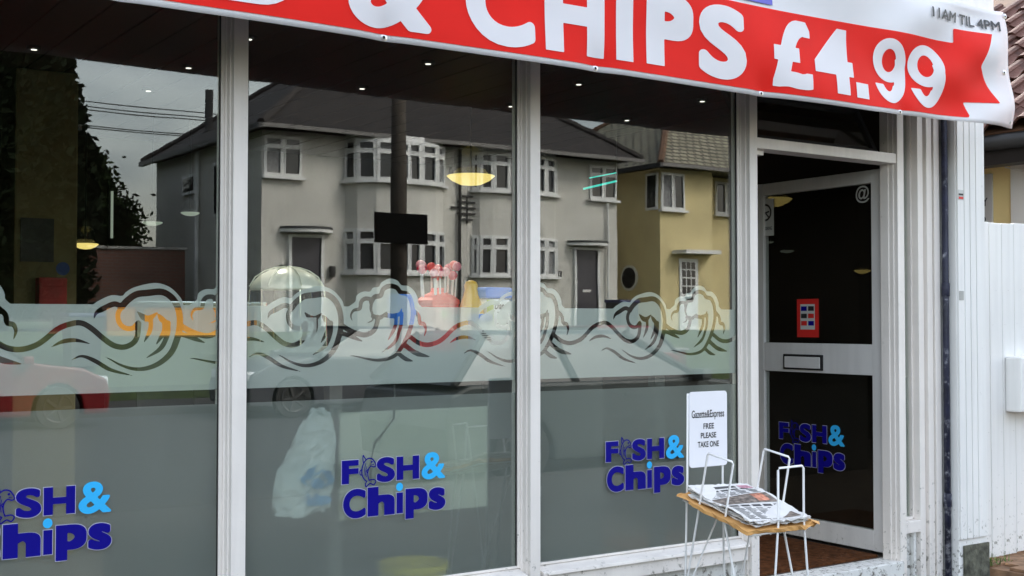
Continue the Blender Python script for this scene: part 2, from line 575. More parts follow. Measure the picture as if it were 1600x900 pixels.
def bold2d(ch, r, n=84, square=False):
    """a heavy version of a glyph: its outline grown evenly by r (glyph size 1)"""
    pts, fs = text2d(ch, 0.0, 8)
    a = np.array(pts)
    ids = {}
    key = [ids.setdefault((round(p[0], 4), round(p[1], 4)), len(ids)) for p in pts]
    lo, hi = a.min(0) - r - .03, a.max(0) + r + .03
    st = max(hi - lo) / n
    X, Z = np.meshgrid(np.arange(lo[0], hi[0] + st, st), np.arange(lo[1], hi[1] + st, st))
    ins = np.zeros(X.shape, bool)
    cnt = {}
    for f in fs:
        for k in range(len(f)):
            e = tuple(sorted((key[f[k]], key[f[(k + 1) % len(f)]])))
            cnt.setdefault(e, []).append((f[k], f[(k + 1) % len(f)]))
        ins |= poly_sdf(X, Z, [pts[i] for i in f]) < 1e-6
    ds = np.full(X.shape, 9.0)
    for e, v in cnt.items():
        if len(v) != 1:
            continue
        p, q = a[v[0][0]], a[v[0][1]]
        d = q - p
        t = np.clip(((X - p[0]) * d[0] + (Z - p[1]) * d[1]) / max(1e-12, d @ d), 0, 1)
        ds = np.minimum(ds, np.hypot(X - p[0] - t * d[0], Z - p[1] - t * d[1]))
    F = np.where(ins, -ds, ds)
    if square:                                   # square growth keeps the corners of straight letters sharp
        k = max(1, round(r / st))
        for ax in (0, 1):
            F = np.min([np.roll(F, q, ax) for q in range(-k, k + 1)], axis=0)
        return contour2d(X, Z, F)
    return contour2d(X, Z, F - r)


def fit2d(shape, x0, x1, z0, z1):
    pts, fs = shape
    a = np.array(pts)
    lo, hi = a.min(0), a.max(0)
    k = (a - lo) / (hi - lo)
    return [(x0 + p[0] * (x1 - x0), z0 + p[1] * (z1 - z0)) for p in k], fs


def join2d(shapes):
    pts, fs = [], []
    for p, f in shapes:
        o = len(pts)
        pts += p
        fs += [tuple(i + o for i in q) for q in f]
    return pts, fs


def dense(pts, fs, maxlen):
    """split triangles on their longest edge until a flat shape can follow a wavy sheet."""
    out_p, out_f, ids = [], [], {}

    def vid(p):
        k = (round(p[0], 5), round(p[1], 5))
        if k not in ids:
            ids[k] = len(out_p)
            out_p.append(p)
        return ids[k]
    st = []
    for f in fs:
        for k in range(1, len(f) - 1):
            st.append((pts[f[0]], pts[f[k]], pts[f[k + 1]]))
    while st:
        t = st.pop()
        ls = [math.dist(t[i], t[(i + 1) % 3]) for i in range(3)]
        i = ls.index(max(ls))
        if ls[i] > maxlen:
            a, b, c = t[i], t[(i + 1) % 3], t[(i + 2) % 3]
            m = ((a[0] + b[0]) / 2, (a[1] + b[1]) / 2)
            st += [(a, m, c), (m, b, c)]
        else:
            q = tuple(vid(p) for p in t)
            if len(set(q)) == 3:
                out_f.append(q)
    return out_p, out_f


def flat(name, shape, m, parent, o, ux, uz=(0, 0, 1), warp=None):
    """lay a 2D shape on a plane through o with axes ux (along) and uz (up)."""
    o, ux, uz = Vector(o), Vector(ux), Vector(uz)
    pts, fs = shape
    mb = MB()
    vv = []
    for x, z in pts:
        p = o + ux * x + uz * z
        if warp:
            p = p + Vector((0, warp(x, z), 0))
        vv.append(p)
    mb.add(vv, fs)
    me = bpy.data.meshes.new(name)
    me.from_pydata(mb.v, [], mb.f)
    return link(name, me, m, parent)


def smooth_line(pts, n=6):
    P = [np.array(p, float) for p in pts]
    P = [2 * P[0] - P[1]] + P + [2 * P[-1] - P[-2]]
    out = []
    for i in range(1, len(P) - 2):
        for k in range(n):
            t = k / n
            a, b, c, d = P[i - 1], P[i], P[i + 1], P[i + 2]
            out.append(0.5 * ((2 * b) + (c - a) * t + (2 * a - 5 * b + 4 * c - d) * t * t + (3 * b - a - 3 * c + d) * t ** 3))
    out.append(P[-2])
    return out


def stroke_sdf(X, Z, pts, wid, t0, t1, acc):
    """signed distance (negative inside) to a brush stroke of varying width, min-ed into acc."""
    L_ = smooth_line(pts)
    cum = [0]
    for a, b in zip(L_[:-1], L_[1:]):
        cum.append(cum[-1] + float(np.hypot(*(b - a))))
    tot = cum[-1]

    def wd(s):
        u = s / tot
        k = 1.0
        if t0:
            k *= min(1.0, u / 0.35) ** 0.7
        if t1:
            k *= min(1.0, (1 - u) / 0.45) ** 0.7
        return 0.5 * wid * max(k, 0.06)
    for i in range(len(L_) - 1):
        a, b = L_[i], L_[i + 1]
        x0, x1 = min(a[0], b[0]) - 0.03, max(a[0], b[0]) + 0.03
        z0, z1 = min(a[1], b[1]) - 0.03, max(a[1], b[1]) + 0.03
        ix = np.where((X[0] >= x0) & (X[0] <= x1))[0]
        iz = np.where((Z[:, 0] >= z0) & (Z[:, 0] <= z1))[0]
        if not len(ix) or not len(iz):
            continue
        sl = np.ix_(iz, ix)
        px, pz = X[sl] - a[0], Z[sl] - a[1]
        d = b - a
        q = np.clip((px * d[0] + pz * d[1]) / max(1e-12, d @ d), 0, 1)
        ds = np.hypot(px - q * d[0], pz - q * d[1]) - (wd(cum[i]) + (wd(cum[i + 1]) - wd(cum[i])) * q)
        acc[sl] = np.minimum(acc[sl], ds)
    return acc


def poly_sdf(X, Z, poly):
    poly = [np.array(p, float) for p in poly]
    ins = np.zeros(X.shape, bool)
    ds = np.full(X.shape, 9.0)
    n = len(poly)
    for i in range(n):
        a, b = poly[i], poly[(i + 1) % n]
        d = b - a
        q = np.clip(((X - a[0]) * d[0] + (Z - a[1]) * d[1]) / max(1e-12, d @ d), 0, 1)
        ds = np.minimum(ds, np.hypot(X - a[0] - q * d[0], Z - a[1] - q * d[1]))
        c = ((a[1] > Z) != (b[1] > Z)) & (X < d[0] * (Z - a[1]) / (d[1] if abs(d[1]) > 1e-12 else 1e-12) + a[0])
        ins ^= c
    return np.where(ins, -ds, ds)


def contour2d(X, Z, F):
    """polygons where F < 0 (marching squares, full cells merged into row strips)."""
    pts, fs = [], []
    nz, nx = F.shape

    ids = {}

    def addp(poly):
        q = []
        for p in poly:
            k = (round(p[0], 6), round(p[1], 6))
            if k not in ids:
                ids[k] = len(pts)
                pts.append(p)
            if ids[k] not in q:
                q.append(ids[k])
        if len(q) > 2:
            fs.append(tuple(q))
    ins = F < 0
    for j in range(nz - 1):
        full = ins[j, :-1] & ins[j, 1:] & ins[j + 1, :-1] & ins[j + 1, 1:]
        anyi = ins[j, :-1] | ins[j, 1:] | ins[j + 1, :-1] | ins[j + 1, 1:]
        i = 0
        z0, z1 = float(Z[j, 0]), float(Z[j + 1, 0])
        while i < nx - 1:
            if full[i]:
                k = i
                while k < nx - 1 and full[k]:
                    k += 1
                addp([(float(X[0, i]), z0), (float(X[0, k]), z0), (float(X[0, k]), z1), (float(X[0, i]), z1)])
                i = k
                continue
            if anyi[i]:
                c = [(X[j, i], Z[j, i], F[j, i]), (X[j, i + 1], Z[j, i + 1], F[j, i + 1]), (X[j + 1, i + 1], Z[j + 1, i + 1], F[j + 1, i + 1]), (X[j + 1, i], Z[j + 1, i], F[j + 1, i])]
                poly = []
                for k in range(4):
                    a, b = c[k], c[(k + 1) % 4]
                    if a[2] < 0:
                        poly.append((float(a[0]), float(a[1])))
                    if (a[2] < 0) != (b[2] < 0):
                        t = a[2] / (a[2] - b[2])
                        poly.append((float(a[0] + (b[0] - a[0]) * t), float(a[1] + (b[1] - a[1]) * t)))
                if len(poly) >= 3:
                    addp(poly)
            i += 1
    return pts, fs

# ================================================================== SETTING
GZ = 0.0
pv = MB().add([(-30, -5.0, GZ), (40, -5.0, GZ), (40, 0.02, GZ), (-30, 0.02, GZ)], [(0, 1, 2, 3)]).build('pavement', M_SLAB)
struct(pv)
k_ = 0
slab_me = None
for ix in range(-2, 16):                      # paving slabs near the shop, each its own piece
    for iy in range(3):
        x0, y0 = ix * 0.6, -0.60 - iy * 0.6 - 0.17
        if slab_me is None:
            o = MB().box(0.004, 0.596, 0.004, 0.596, 0.001, 0.016).build('paving_slab', M_SLAB, pv, bev=0.003)
            slab_me = o.data
        else:
            o = link('paving_slab', slab_me, M_SLAB, pv)
        o.location = (x0 + random.uniform(-.002, .002), y0, random.uniform(0, .003))
rd = struct(MB().add([(-60, -16.0, -0.12), (90, -16.0, -0.12), (90, -5.12, -0.12), (-60, -5.12, -0.12)], [(0, 1, 2, 3)]).build('road', M_ASPH))
kerb = struct(MB().box(-30, 40, -5.14, -5.0, -0.12, 0.004).build('kerb', M_SLAB))
kerb2 = struct(MB().box(-60, 90, -16.1, -15.96, -0.12, 0.004).build('kerb', M_SLAB))
pv2 = struct(MB().add([(-60, -18.2, 0), (90, -18.2, 0), (90, -16.05, 0), (-60, -16.05, 0)], [(0, 1, 2, 3)]).build('far_pavement', M_SLAB))
gd = struct(MB().add([(-60, -90, 1.4), (90, -90, 1.4), (90, -21, 1.2), (-60, -21, 1.2), (90, -18.2, 0.25), (-60, -18.2, 0.25), (90, -18.2, 0.0), (-60, -18.2, 0.0)],
                     [(0, 1, 2, 3), (3, 2, 4, 5), (5, 4, 6, 7)]).build('front_gardens', M_GRASS))
grd = struct(MB().add([(-400, -400, -0.2), (400, -400, -0.2), (400, 400, -0.2), (-400, 400, -0.2)], [(0, 1, 2, 3)]).build('ground', M_GRASS))
# brown paving strip under the side gate
bp_ = struct(MB().box(6.0, 9.0, -0.9, 2.5, 0.002, 0.06).build('side_path', M_BROWNP))
px_ = None
for i in range(8):
    for j in range(5):
        if px_ is None:
            o = MB().box(0.003, 0.197, 0.003, 0.097, 0.0, 0.018).build('paver', M_BROWNP, bp_, bev=0.004)
            px_ = o.data
        else:
            o = link('paver', px_, M_BROWNP, bp_)
        o.location = (6.02 + i * 0.2 + (0.1 if j % 2 else 0), -0.52 + j * 0.1, 0.058 + random.uniform(-.003, .003))

# ================================================================== THE SHOP
shop = thing('chip_shop', 'white-framed takeaway shopfront with frosted wave windows and open door', 'building', (3, 0.2, 0))

# ---- shell
up = MB().box(-4.0, 5.62, -0.05, 0.2, 3.42, 6.4).build('shade_upper_wall', M_BRICK, shop)  # unseen upper storey, added so the shopfront falls in shade
MB().box(-4.0, 5.6, 0.2, 9.0, 3.4, 6.4).build('shade_rear_mass', M_BRICK, shop)  # unseen bulk behind the storey, added for the same shade
MB().prism([(-0.35, 6.4), (9.3, 6.4), (4.5, 9.2)], 'X', -4.2, 5.8).build('roof', M_TILE1, shop)  # unseen roof, added to help shade the front
MB().box(-4.0, 0.33, 0.0, 0.2, 0, 3.4).build('end_wall', M_BRICK, shop)
MB().box(5.66, 5.95, 0.06, 9.0, 0, 3.4).build('party_wall', M_BACKW, shop)
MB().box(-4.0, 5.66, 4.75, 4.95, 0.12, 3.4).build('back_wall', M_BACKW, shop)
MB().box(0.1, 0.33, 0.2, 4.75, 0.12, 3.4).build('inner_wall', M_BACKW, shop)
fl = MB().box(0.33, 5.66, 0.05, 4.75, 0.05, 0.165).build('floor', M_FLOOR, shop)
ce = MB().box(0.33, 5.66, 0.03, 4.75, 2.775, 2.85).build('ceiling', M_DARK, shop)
pk = None
for i in range(27):                             # dark boarding, each board separate
    if pk is None:
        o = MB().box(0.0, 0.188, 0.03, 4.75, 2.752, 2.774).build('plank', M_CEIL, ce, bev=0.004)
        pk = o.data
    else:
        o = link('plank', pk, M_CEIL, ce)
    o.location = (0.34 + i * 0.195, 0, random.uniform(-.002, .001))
MB().box(0.33, 5.66, -0.02, 0.03, 2.62, 3.42).build('window_head', M_WHITE, shop)
fa = MB().box(-4.0, 5.62, -0.44, -0.02, 2.66, 3.42).build('fascia', M_WHITE, shop, bev=0.006)
MB().box(-4.0, 5.60, -0.40, -0.03, 2.635, 2.659).build('soffit', M_HIPT, shop)

# ---- posts


def post(xl, xr, z0, z1, dep=0.07, name='post'):
    return MB().prism([(xl, -dep), (xr, -dep), (xr, -.03), (xr + .010, -.03), (xr + .010, .035), (xl - .012, .035), (xl - .012, -.018), (xl - .006, -.018),
                       (xl - .006, -.045), (xl, -.045)], 'Z', z0, z1).build(name, M_WHITE, shop, bev=0.0025)


post(0.33, 0.385, 0.0, 2.62)
post(1.645, 1.70, 0.0, 2.62)
post(2.946, 2.997, 0.0, 2.62)
post(4.225, 4.276, 0.0, 2.62)
post(5.307, 5.359, 0.03, 2.62)
# moulded end frame by the narrow light
e_ = MB()
for a, b, d in [(5.486, 5.53, .060), (5.53, 5.545, .045), (5.545, 5.59, .072), (5.59, 5.60, .05), (5.60, 5.647, .078)]:
    e_.box(a, b - .001, -d, .04, 0.0, 2.62)
e_.build('end_frame', M_WHITE, shop, bev=0.002)

# ---- stall riser and sill under the windows
PANES = [(0.385, 1.632), (1.711, 2.933), (3.008, 4.212)]
for a, b in PANES:
    MB().prism([(-.075, .352), (-.072, .366), (.0, .384), (.03, .384), (.03, .352)], 'X', a + .004, b - .002).build('sill', M_WHITE, shop, bev=.002)
    MB().box(a + .004, b - .002, -.062, .03, .288, .351).build('sill_rail', M_WHITE, shop, bev=.003)
    MB().box(a + .002, b, -.02, .06, 0.0, .287).build('stall_riser', M_PANEL, shop)
    MB().box(b - .10, b - .06, -.045, -.021, 0.0, .286).build('riser_batten', M_PANEL, shop, bev=.003)

# ---- windows: beads, pane, film, lettering
Z_B0, Z_B1, Z_GAP = 1.169, 1.472, 1.117
STROKES = [
    ([(0.0,-0.049),(0.009,-0.028),(0.036,-0.012),(0.069,0.002),(0.095,-0.007)],0.013,1,0),
    ([(0.095,-0.007),(0.082,-0.031),(0.085,-0.059),(0.103,-0.079),(0.131,-0.082),(0.152,-0.063)],0.012,0,0),
    ([(0.095,-0.007),(0.113,0.014),(0.145,0.036),(0.187,0.042),(0.233,0.046),(0.266,0.03),(0.288,0.001),(0.299,-0.038),(0.299,-0.081),(0.289,-0.124),(0.27,-0.167),(0.232,-0.202),(0.186,-0.221),(0.14,-0.223),(0.094,-0.209),(0.058,-0.189),(0.033,-0.176)],0.016,0,1),
    ([(-0.324,-0.119),(-0.282,-0.144),(-0.24,-0.151),(-0.197,-0.141),(-0.163,-0.121),(-0.119,-0.084),(-0.075,-0.066),(-0.04,-0.064),(-0.005,-0.084),(0.031,-0.115),(0.067,-0.14),(0.103,-0.147),(0.135,-0.133),(0.149,-0.109),(0.154,-0.066)],0.013,0,0),
    ([(0.148,-0.023),(0.17,-0.043),(0.191,-0.047),(0.222,-0.025)],0.015,1,1),
    ([(0.219,-0.031),(0.242,-0.056),(0.268,-0.064)],0.014,1,1),
    ([(0.196,-0.049),(0.194,-0.088),(0.172,-0.132)],0.011,0,1),
    ([(0.244,-0.059),(0.242,-0.095),(0.214,-0.142)],0.011,0,1),
    ([(0.258,-0.063),(0.256,-0.102),(0.232,-0.152),(0.179,-0.187)],0.012,0,1),
    ([(-0.141,-0.145),(-0.102,-0.126),(-0.058,-0.122),(-0.009,-0.135)],0.01,1,1),
    ([(-0.076,-0.19),(-0.04,-0.176),(0.004,-0.192),(0.058,-0.224),(0.137,-0.247)],0.01,1,1),
    ([(0.301,-0.072),(0.337,-0.092),(0.375,-0.106),(0.409,-0.109),(0.441,-0.094),(0.456,-0.063),(0.458,-0.041)],0.014,0,0),
    ([(0.297,-0.101),(0.337,-0.113),(0.396,-0.136)],0.012,0,1),
    ([(0.351,-0.061),(0.342,-0.036),(0.354,-0.015),(0.38,-0.008),(0.386,0.017),(0.4,0.03),(0.422,0.03),(0.43,0.018),(0.429,-0.011),(0.437,-0.035),(0.434,-0.054),(0.405,-0.066)],0.0115,1,1),
    ([(0.43,0.018),(0.445,0.038),(0.471,0.044),(0.483,0.069),(0.511,0.082),(0.543,0.076),(0.56,0.058),(0.589,0.052),(0.606,0.03),(0.614,0.002),(0.616,-0.035),(0.607,-0.078),(0.589,-0.122),(0.564,-0.162),(0.54,-0.189),(0.505,-0.204),(0.457,-0.209),(0.409,-0.202),(0.355,-0.191),(0.318,-0.189)],0.0135,0,1),
    ([(0.437,-0.037),(0.466,-0.043),(0.491,-0.029),(0.499,-0.017)],0.012,0,1),
    ([(0.491,-0.032),(0.529,-0.036),(0.557,-0.026),(0.567,-0.004)],0.013,0,1),
    ([(0.541,-0.041),(0.536,-0.078),(0.503,-0.135)],0.011,0,1),
    ([(0.566,-0.026),(0.561,-0.078),(0.541,-0.128)],0.011,0,1),
    ([(0.559,-0.084),(0.534,-0.14),(0.476,-0.18)],0.01,0,1),
    ([(0.619,-0.013),(0.642,-0.035),(0.649,-0.063),(0.668,-0.069),(0.676,-0.091),(0.668,-0.12)],0.012,0,1),
    ([(0.582,-0.153),(0.632,-0.184),(0.698,-0.2)],0.014,0,1),
    ([(0.55,-0.183),(0.582,-0.205),(0.619,-0.216)],0.012,0,1),
]
CREST_A = [(-0.013,-0.014),(-0.004,-0.002),(0.018,0.014),(0.059,0.032),(0.095,0.03),(0.108,0.043),(0.136,0.06),(0.187,0.074),(0.224,0.076),(0.266,0.061),(0.299,0.03),(0.31,0.009),(0.31,-0.013)]
CREST_B = [(0.327,-0.021),(0.334,0.0),(0.361,0.019),(0.367,0.043),(0.394,0.058),(0.425,0.059),(0.438,0.074),(0.463,0.078),(0.476,0.096),(0.511,0.111),(0.546,0.104),(0.564,0.086),(0.596,0.083),(0.624,0.062),(0.639,0.034),(0.642,0.015),(0.66,-0.003),(0.664,-0.022)]
PERIOD = 0.928


def wave_film(x0, x1, hook):
    st = 0.0034
    xs = np.arange(x0, x1 + st, st)
    zs = np.arange(Z_B0, Z_B1 + 0.125, st)
    X, Z = np.meshgrid(xs, zs)
    F = Z - Z_B1                                     # the straight band, negative inside
    holes = np.full(X.shape, 9.0)
    for k in (-1, 0, 1):
        h = hook + k * PERIOD
        if h + 0.75 < x0 or h - 0.35 > x1:
            continue
        for cr in (CREST_A, CREST_B):
            sm = [(p[0] + h, p[1] + Z_B1) for p in smooth_line(cr, 4)]
            F = np.minimum(F, poly_sdf(X, Z, sm + [(sm[-1][0], Z_B1 - .05), (sm[0][0], Z_B1 - .05)]))
        for pts, wd_, a, b in STROKES:
            stroke_sdf(X, Z, [(p[0] + h, p[1] + Z_B1) for p in pts], wd_ * 1.45, a, b, holes)
    return contour2d(X, Z, np.maximum(F, -holes))


BOLD = 0.05
LOGO_BOX = [('F', (-.003, .069, .008, .098), 0), ('S', (.147, .228, .004, .101), 0), ('H', (.235, .337, .007, .099), 0), ('&', (.348, .457, .0, .108), 1),
            ('C', (.003, .1, -.126, -.013), 0), ('h', (.108, .227, -.124, -.012), 0), ('p', (.275, .376, -.148, -.030), 0), ('s', (.381, .459, -.124, -.034), 0)]


def fish2d():
    xs = np.arange(.060, .156, .0011)
    zs = np.arange(-.018, .124, .0011)
    X, Z = np.meshgrid(xs, zs)
    F = np.full(X.shape, 9.0)
    for pts, wd_ in [
        ([(.140, .082), (.128, .097), (.110, .100), (.094, .088), (.084, .066), (.083, .042), (.092, .022), (.104, .012)], .0050),     # back
        ([(.140, .082), (.143, .070), (.134, .066), (.122, .070), (.112, .060), (.108, .044), (.110, .028), (.114, .016)], .0045),     # belly and mouth
        ([(.104, .012), (.098, .002), (.101, -.008), (.110, -.002), (.120, .003), (.134, -.003), (.143, .010), (.133, .018), (.114, .016)], .0045),  # tail
        ([(.100, .096), (.092, .108), (.088, .113), (.087, .098), (.089, .086)], .0042),                                          # back fin
        ([(.084, .060), (.074, .052), (.076, .040), (.084, .038)], .0040),
        ([(.112, .060), (.104, .054), (.106, .045)], .0035),
        ([(.100, .082), (.095, .060), (.097, .036)], .0028), ([(.104, .070), (.100, .052), (.102, .030)], .0026),
        ([(.125, .086), (.126, .0865)], .0075), ([(.134, .076), (.126, .076)], .003)]:
        stroke_sdf(X, Z, pts, wd_, 0, 0, F)
    return contour2d(X, Z, F)


GLY = {c: bold2d(c, BOLD if c != '&' else .030, 84, c in 'FHhp') for c in 'FSH&Chps'}
DOT = ([(.2485 + .0155 * math.cos(t * math.pi / 12), -.0195 + .0165 * math.sin(t * math.pi / 12)) for t in range(24)], [tuple(range(24))])
ISTEM = ([(.235, -.123), (.264, -.123), (.264, -.042), (.235, -.042)], [(0, 1, 2, 3)])
FISH = fish2d()


def grow(shape, e):
    """a slightly larger copy about its own middle, for the pale cut edge round a letter"""
    pts, fs = shape
    a = np.array(pts)
    lo, hi = a.min(0), a.max(0)
    return fit2d(shape, lo[0] - e, hi[0] + e, lo[1] - e, hi[1] + e)


def logo(parent, o, ux, dn, sc=1.0):
    """o: left end of the FISH baseline, ux: reading direction, dn: towards the viewer"""
    o, ux, dn = Vector(o), Vector(ux) * sc, Vector(dn)
    uz = Vector((0, 0, sc))
    nav = [fit2d(GLY[c], *b) for c, b, k in LOGO_BOX if not k] + [ISTEM]
    amp = fit2d(GLY['&'], *LOGO_BOX[3][1])
    for s_ in nav:
        flat('letter_edge', grow(s_, .0022), M_PALE, parent, o + dn * .0006, ux, uz)
        flat('letter', s_, M_NAVY, parent, o + dn * .0012, ux, uz)
    flat('fish_emblem', FISH, M_NAVY, parent, o + dn * .0012, ux, uz)
    flat('ampersand', amp, M_CYAN, parent, o + dn * .0012, ux, uz)
    flat('letter_dot', DOT, M_CYAN, parent, o + dn * .0012, ux, uz)


HOOKS = [1.181, 1.813, 3.454]
LOGOS = [(0.785, 0.763), (2.116, 0.784), (3.402, 0.786)]
WIN = []
for (a, b), hk, lg in zip(PANES, HOOKS, LOGOS):
    fr = MB()
    for q in (0, 1):
        fr.box(a - .001 if q == 0 else b - .012, a + .012 if q == 0 else b + .001, -.012, -.001, .385, 2.62)
        fr.box(a - .001 if q == 0 else b - .012, a + .012 if q == 0 else b + .001, .013, .03, .385, 2.62)
    fr.box(a + .012, b - .012, -.012, -.001, .385, .395)
    wn = fr.build('window', M_WHITE, shop, bev=.002)
    MB().box(a, b, 0.0, 0.005, .386, 2.62).build('pane', M_GLASS, wn)
    gk = MB()
    for ga in (a + .012, b - .016):
        MB().box(ga, ga + .004, -.006, -.0005, .395, 2.62).build('gasket', M_DARK, wn)
    up_ = wave_film(a + .004, b - .004, hk)
    flat('wave_film', up_, M_FILM, wn, (0, .010, 0), (1, 0, 0))
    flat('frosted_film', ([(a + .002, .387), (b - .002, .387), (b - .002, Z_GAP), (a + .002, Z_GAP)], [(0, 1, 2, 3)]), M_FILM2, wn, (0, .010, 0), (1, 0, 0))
    logo(wn, (lg[0], -.0008, lg[1]), (1, 0, 0), (0, -1, 0), 1.0 if lg[0] > 1 else 1.0)
    WIN.append(wn)

# ---- narrow light right of the door
sw = MB()
sw.box(5.369, 5.38, -.02, .03, .37, 2.62).box(5.475, 5.486, -.02, .03, .37, 2.62).box(5.38, 5.475, -.02, .03, .362, .376)
wn = sw.build('window', M_WHITE, shop, bev=.002)
MB().box(5.372, 5.484, 0.0, .005, .372, 2.62).build('pane', M_GLASS, wn)
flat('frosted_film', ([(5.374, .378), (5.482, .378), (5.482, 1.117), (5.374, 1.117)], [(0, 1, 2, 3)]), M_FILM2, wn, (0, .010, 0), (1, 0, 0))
MB().box(5.361, 5.485, -.062, .03, .300, .361).build('sill_rail', M_WHITE, shop, bev=.003)
MB().box(5.361, 5.485, -.025, .06, 0.0, .299).build('stall_riser', M_PANEL, shop)
MB().box(5.440, 5.462, -.05, -.026, 0.0, .298).build('riser_batten', M_PANEL, shop, bev=.003)

# ---- doorway: transom, hopper light, threshold, mat
tr_ = MB().box(4.278, 5.305, -.065, .04, 2.248, 2.30).build('transom_rail', M_WHITE, shop, bev=.004)
MB().box(4.278, 4.36, -.03, .02, 2.222, 2.247).build('door_stop', M_WHITE, shop, bev=.002)
hop = MB()
ca, sa = math.cos(R(28)), math.sin(R(28))


def hp(y, z):       # hopper leaf hinged low, leaning into the shop
    return (.03 + y * ca + z * sa, 2.31 + z * ca - y * sa)


for z0, z1 in ((0.0, .03), (.27, .30)):
    hop.prism([hp(0, z0), hp(.03, z0), hp(.03, z1), hp(0, z1)], 'X', 4.30, 5.285)
for x0, x1 in ((4.30, 4.33), (5.255, 5.285)):
    hop.prism([hp(0, .03), hp(.03, .03), hp(.03, .27), hp(0, .27)], 'X', x0, x1)
hopo = hop.build('hopper_light', M_DARK, shop)
MB().prism([hp(.012, .03), hp(.016, .03), hp(.016, .27), hp(.012, .27)], 'X', 4.33, 5.255).build('pane', M_GLASS, hopo)
MB().box(4.278, 5.32, -.085, .06, 0.06, .165).build('threshold', M_PANEL, shop, bev=.006)
MB().box(4.278, 5.32, -.075, .06, 0.0, .058).build('step', M_CONC, shop)
MB().box(4.29, 5.29, .065, 1.25, .166, .180).build('door_mat', M_MAT, shop)

# ---- the open door (hinged at the right jamb, standing square into the shop)
HX, HY, DW, DZ0, DZ1 = 5.330, 0.03, 1.0, .185, 2.236
DA = R(1.0)
DXF = Matrix.Translation((HX, HY, 0)) @ Matrix.Rotation(-DA, 4, 'Z')      # local: +Y along the leaf, -X outside face
dm = MB()
dm.box(0, .045, 0, .095, DZ0, DZ1).box(0, .045, DW - .095, DW, DZ0, DZ1)
dm.box(.001, .044, .095, DW - .095, 2.165, DZ1 - .001).box(.001, .044, .095, DW - .095, 1.125, 1.292).box(.001, .044, .095, DW - .095, DZ0 + .001, .295)
door = dm.build('door', M_ALU, shop, bev=.003, xf=DXF)
MB().box(.020, .025, .095, DW - .095, 1.292, 2.165).build('pane', M_DGLASS, door, xf=DXF)
MB().box(.020, .025, .095, DW - .095, .295, 1.125).build('pane', M_DGLASS, door, xf=DXF)
lp = MB().box(-.010, -.0005, .44, .74, 1.14, 1.228).build('letter_plate', M_DARK, door, bev=.003, xf=DXF)
MB().box(-.017, -.0105, .455, .725, 1.150, 1.215).build('letter_flap', M_ALU, door, bev=.004, xf=DXF)
Dn = DXF.to_3x3() @ Vector((-1, 0, 0))
Du = DXF.to_3x3() @ Vector((0, -1, 0))


def dpt(s_, z, d=0.0):
    return DXF @ Vector((.020 - d, s_, z))


logo(door, dpt(.80, .722, .001), Du, Dn, 1.08)
flat('no_smoking_notice', ([(-.07, -.11), (.07, -.11), (.07, .11), (-.07, .11)], [(0, 1, 2, 3)]), M_CARD, door, dpt(.905, 2.035, .002), Du)
xs = np.arange(-.07, .07, .002)
X_, Z_ = np.meshgrid(xs, np.arange(-.11, .11, .002))
Rr = np.hypot(X_, Z_ - .03)
F_ = np.abs(Rr - .046) - .006
stroke_sdf(X_, Z_, [(-.03, .06), (.0, .03), (.03, .0)], .009, 0, 0, F_)
stroke_sdf(X_, Z_, [(-.028, .022), (.0, .028), (.03, .034)], .010, 0, 0, F_)
flat('notice_symbol', contour2d(X_, Z_, F_), M_BLACKP, door, dpt(.905, 2.035, .003), Du)
flat('notice_text', fit2d(text2d('NO SMOKING', .02), -.055, .055, -.075, -.055), M_BLACKP, door, dpt(.905, 2.035, .003), Du)
MB().box(.0175, .019, .49, .655, 1.326, 1.545).build('card_sticker', M_ORANGE, door, xf=DXF)
flat('sticker_panel', ([(-.055, -.075), (.055, -.075), (.055, .07), (-.055, .07)], [(0, 1, 2, 3)]), M_CARD, door, dpt(.5725, 1.445, .0035), Du)
for i in range(3):
    for j in range(2):
        cx_, cz_ = -.027 + j * .054, .045 - i * .042
        flat('sticker_mark', ([(cx_ - .022, cz_ - .013), (cx_ + .022, cz_ - .013), (cx_ + .022, cz_ + .013), (cx_ - .022, cz_ + .013)], [(0, 1, 2, 3)]),
             (M_NAVY, M_BLACKP, M_ORANGE)[(i + j) % 3], door, dpt(.5725, 1.445, .0045), Du)
flat('round_mark', fit2d(text2d('@', .01), -.05, .045, -.05, .045), M_ETCH, door, dpt(.165, 2.113, .002), Du)

# ---- pilaster, rotten plinth, stickers
pf = MB()
pf.box(5.684, 5.930, -.15, -.02, 0.0, 2.64)
for a, b in [(5.690, 5.742), (5.748, 5.793), (5.799, 5.845), (5.851, 5.926)]:
    pf.box(a, b, -.161, -.15, .25, 2.64)
pil = pf.build('pilaster', M_GATE, shop, bev=.003)
MB().box(5.72, 5.935, -.1625, -.1505, 0.0, .215).build('rotten_plinth', M_STONE, pil)
MB().box(5.652, 5.684, -.02, .05, 0, 2.64).build('shadow_gap', M_DARK, shop)
MB().box(5.693, 5.738, -.1628, -.1614, 2.07, 2.125).build('sticker', M_CARD, pil)
MB().box(5.696, 5.735, -.1636, -.1629, 2.075, 2.088).build('sticker_mark', M_ORANGE, pil)
MB().box(5.696, 5.735, -.1636, -.1629, 2.095, 2.105).build('sticker_mark', M_BLACKP, pil)
MB().box(5.693, 5.732, -.1628, -.1614, 1.53, 1.58).build('sticker', M_ETCH, pil)

# ---- downpipe
dpz = thing('downpipe', 'peeling navy blue drainpipe between the door frame and white pilaster', 'pipe', (5.655, -.075, 0))
MB().tube([(5.662, -.100, 0.0), (5.662, -.100, 2.63)], .017, 14).build('pipe', M_PIPE, dpz, smooth=True)
for z in (.42, 1.55):
    MB().lathe((5.662, -.100, z), [(.017, 0), (.021, .004), (.021, .07), (.017, .075)], 14).build('collar', M_PIPE, dpz, smooth=True)

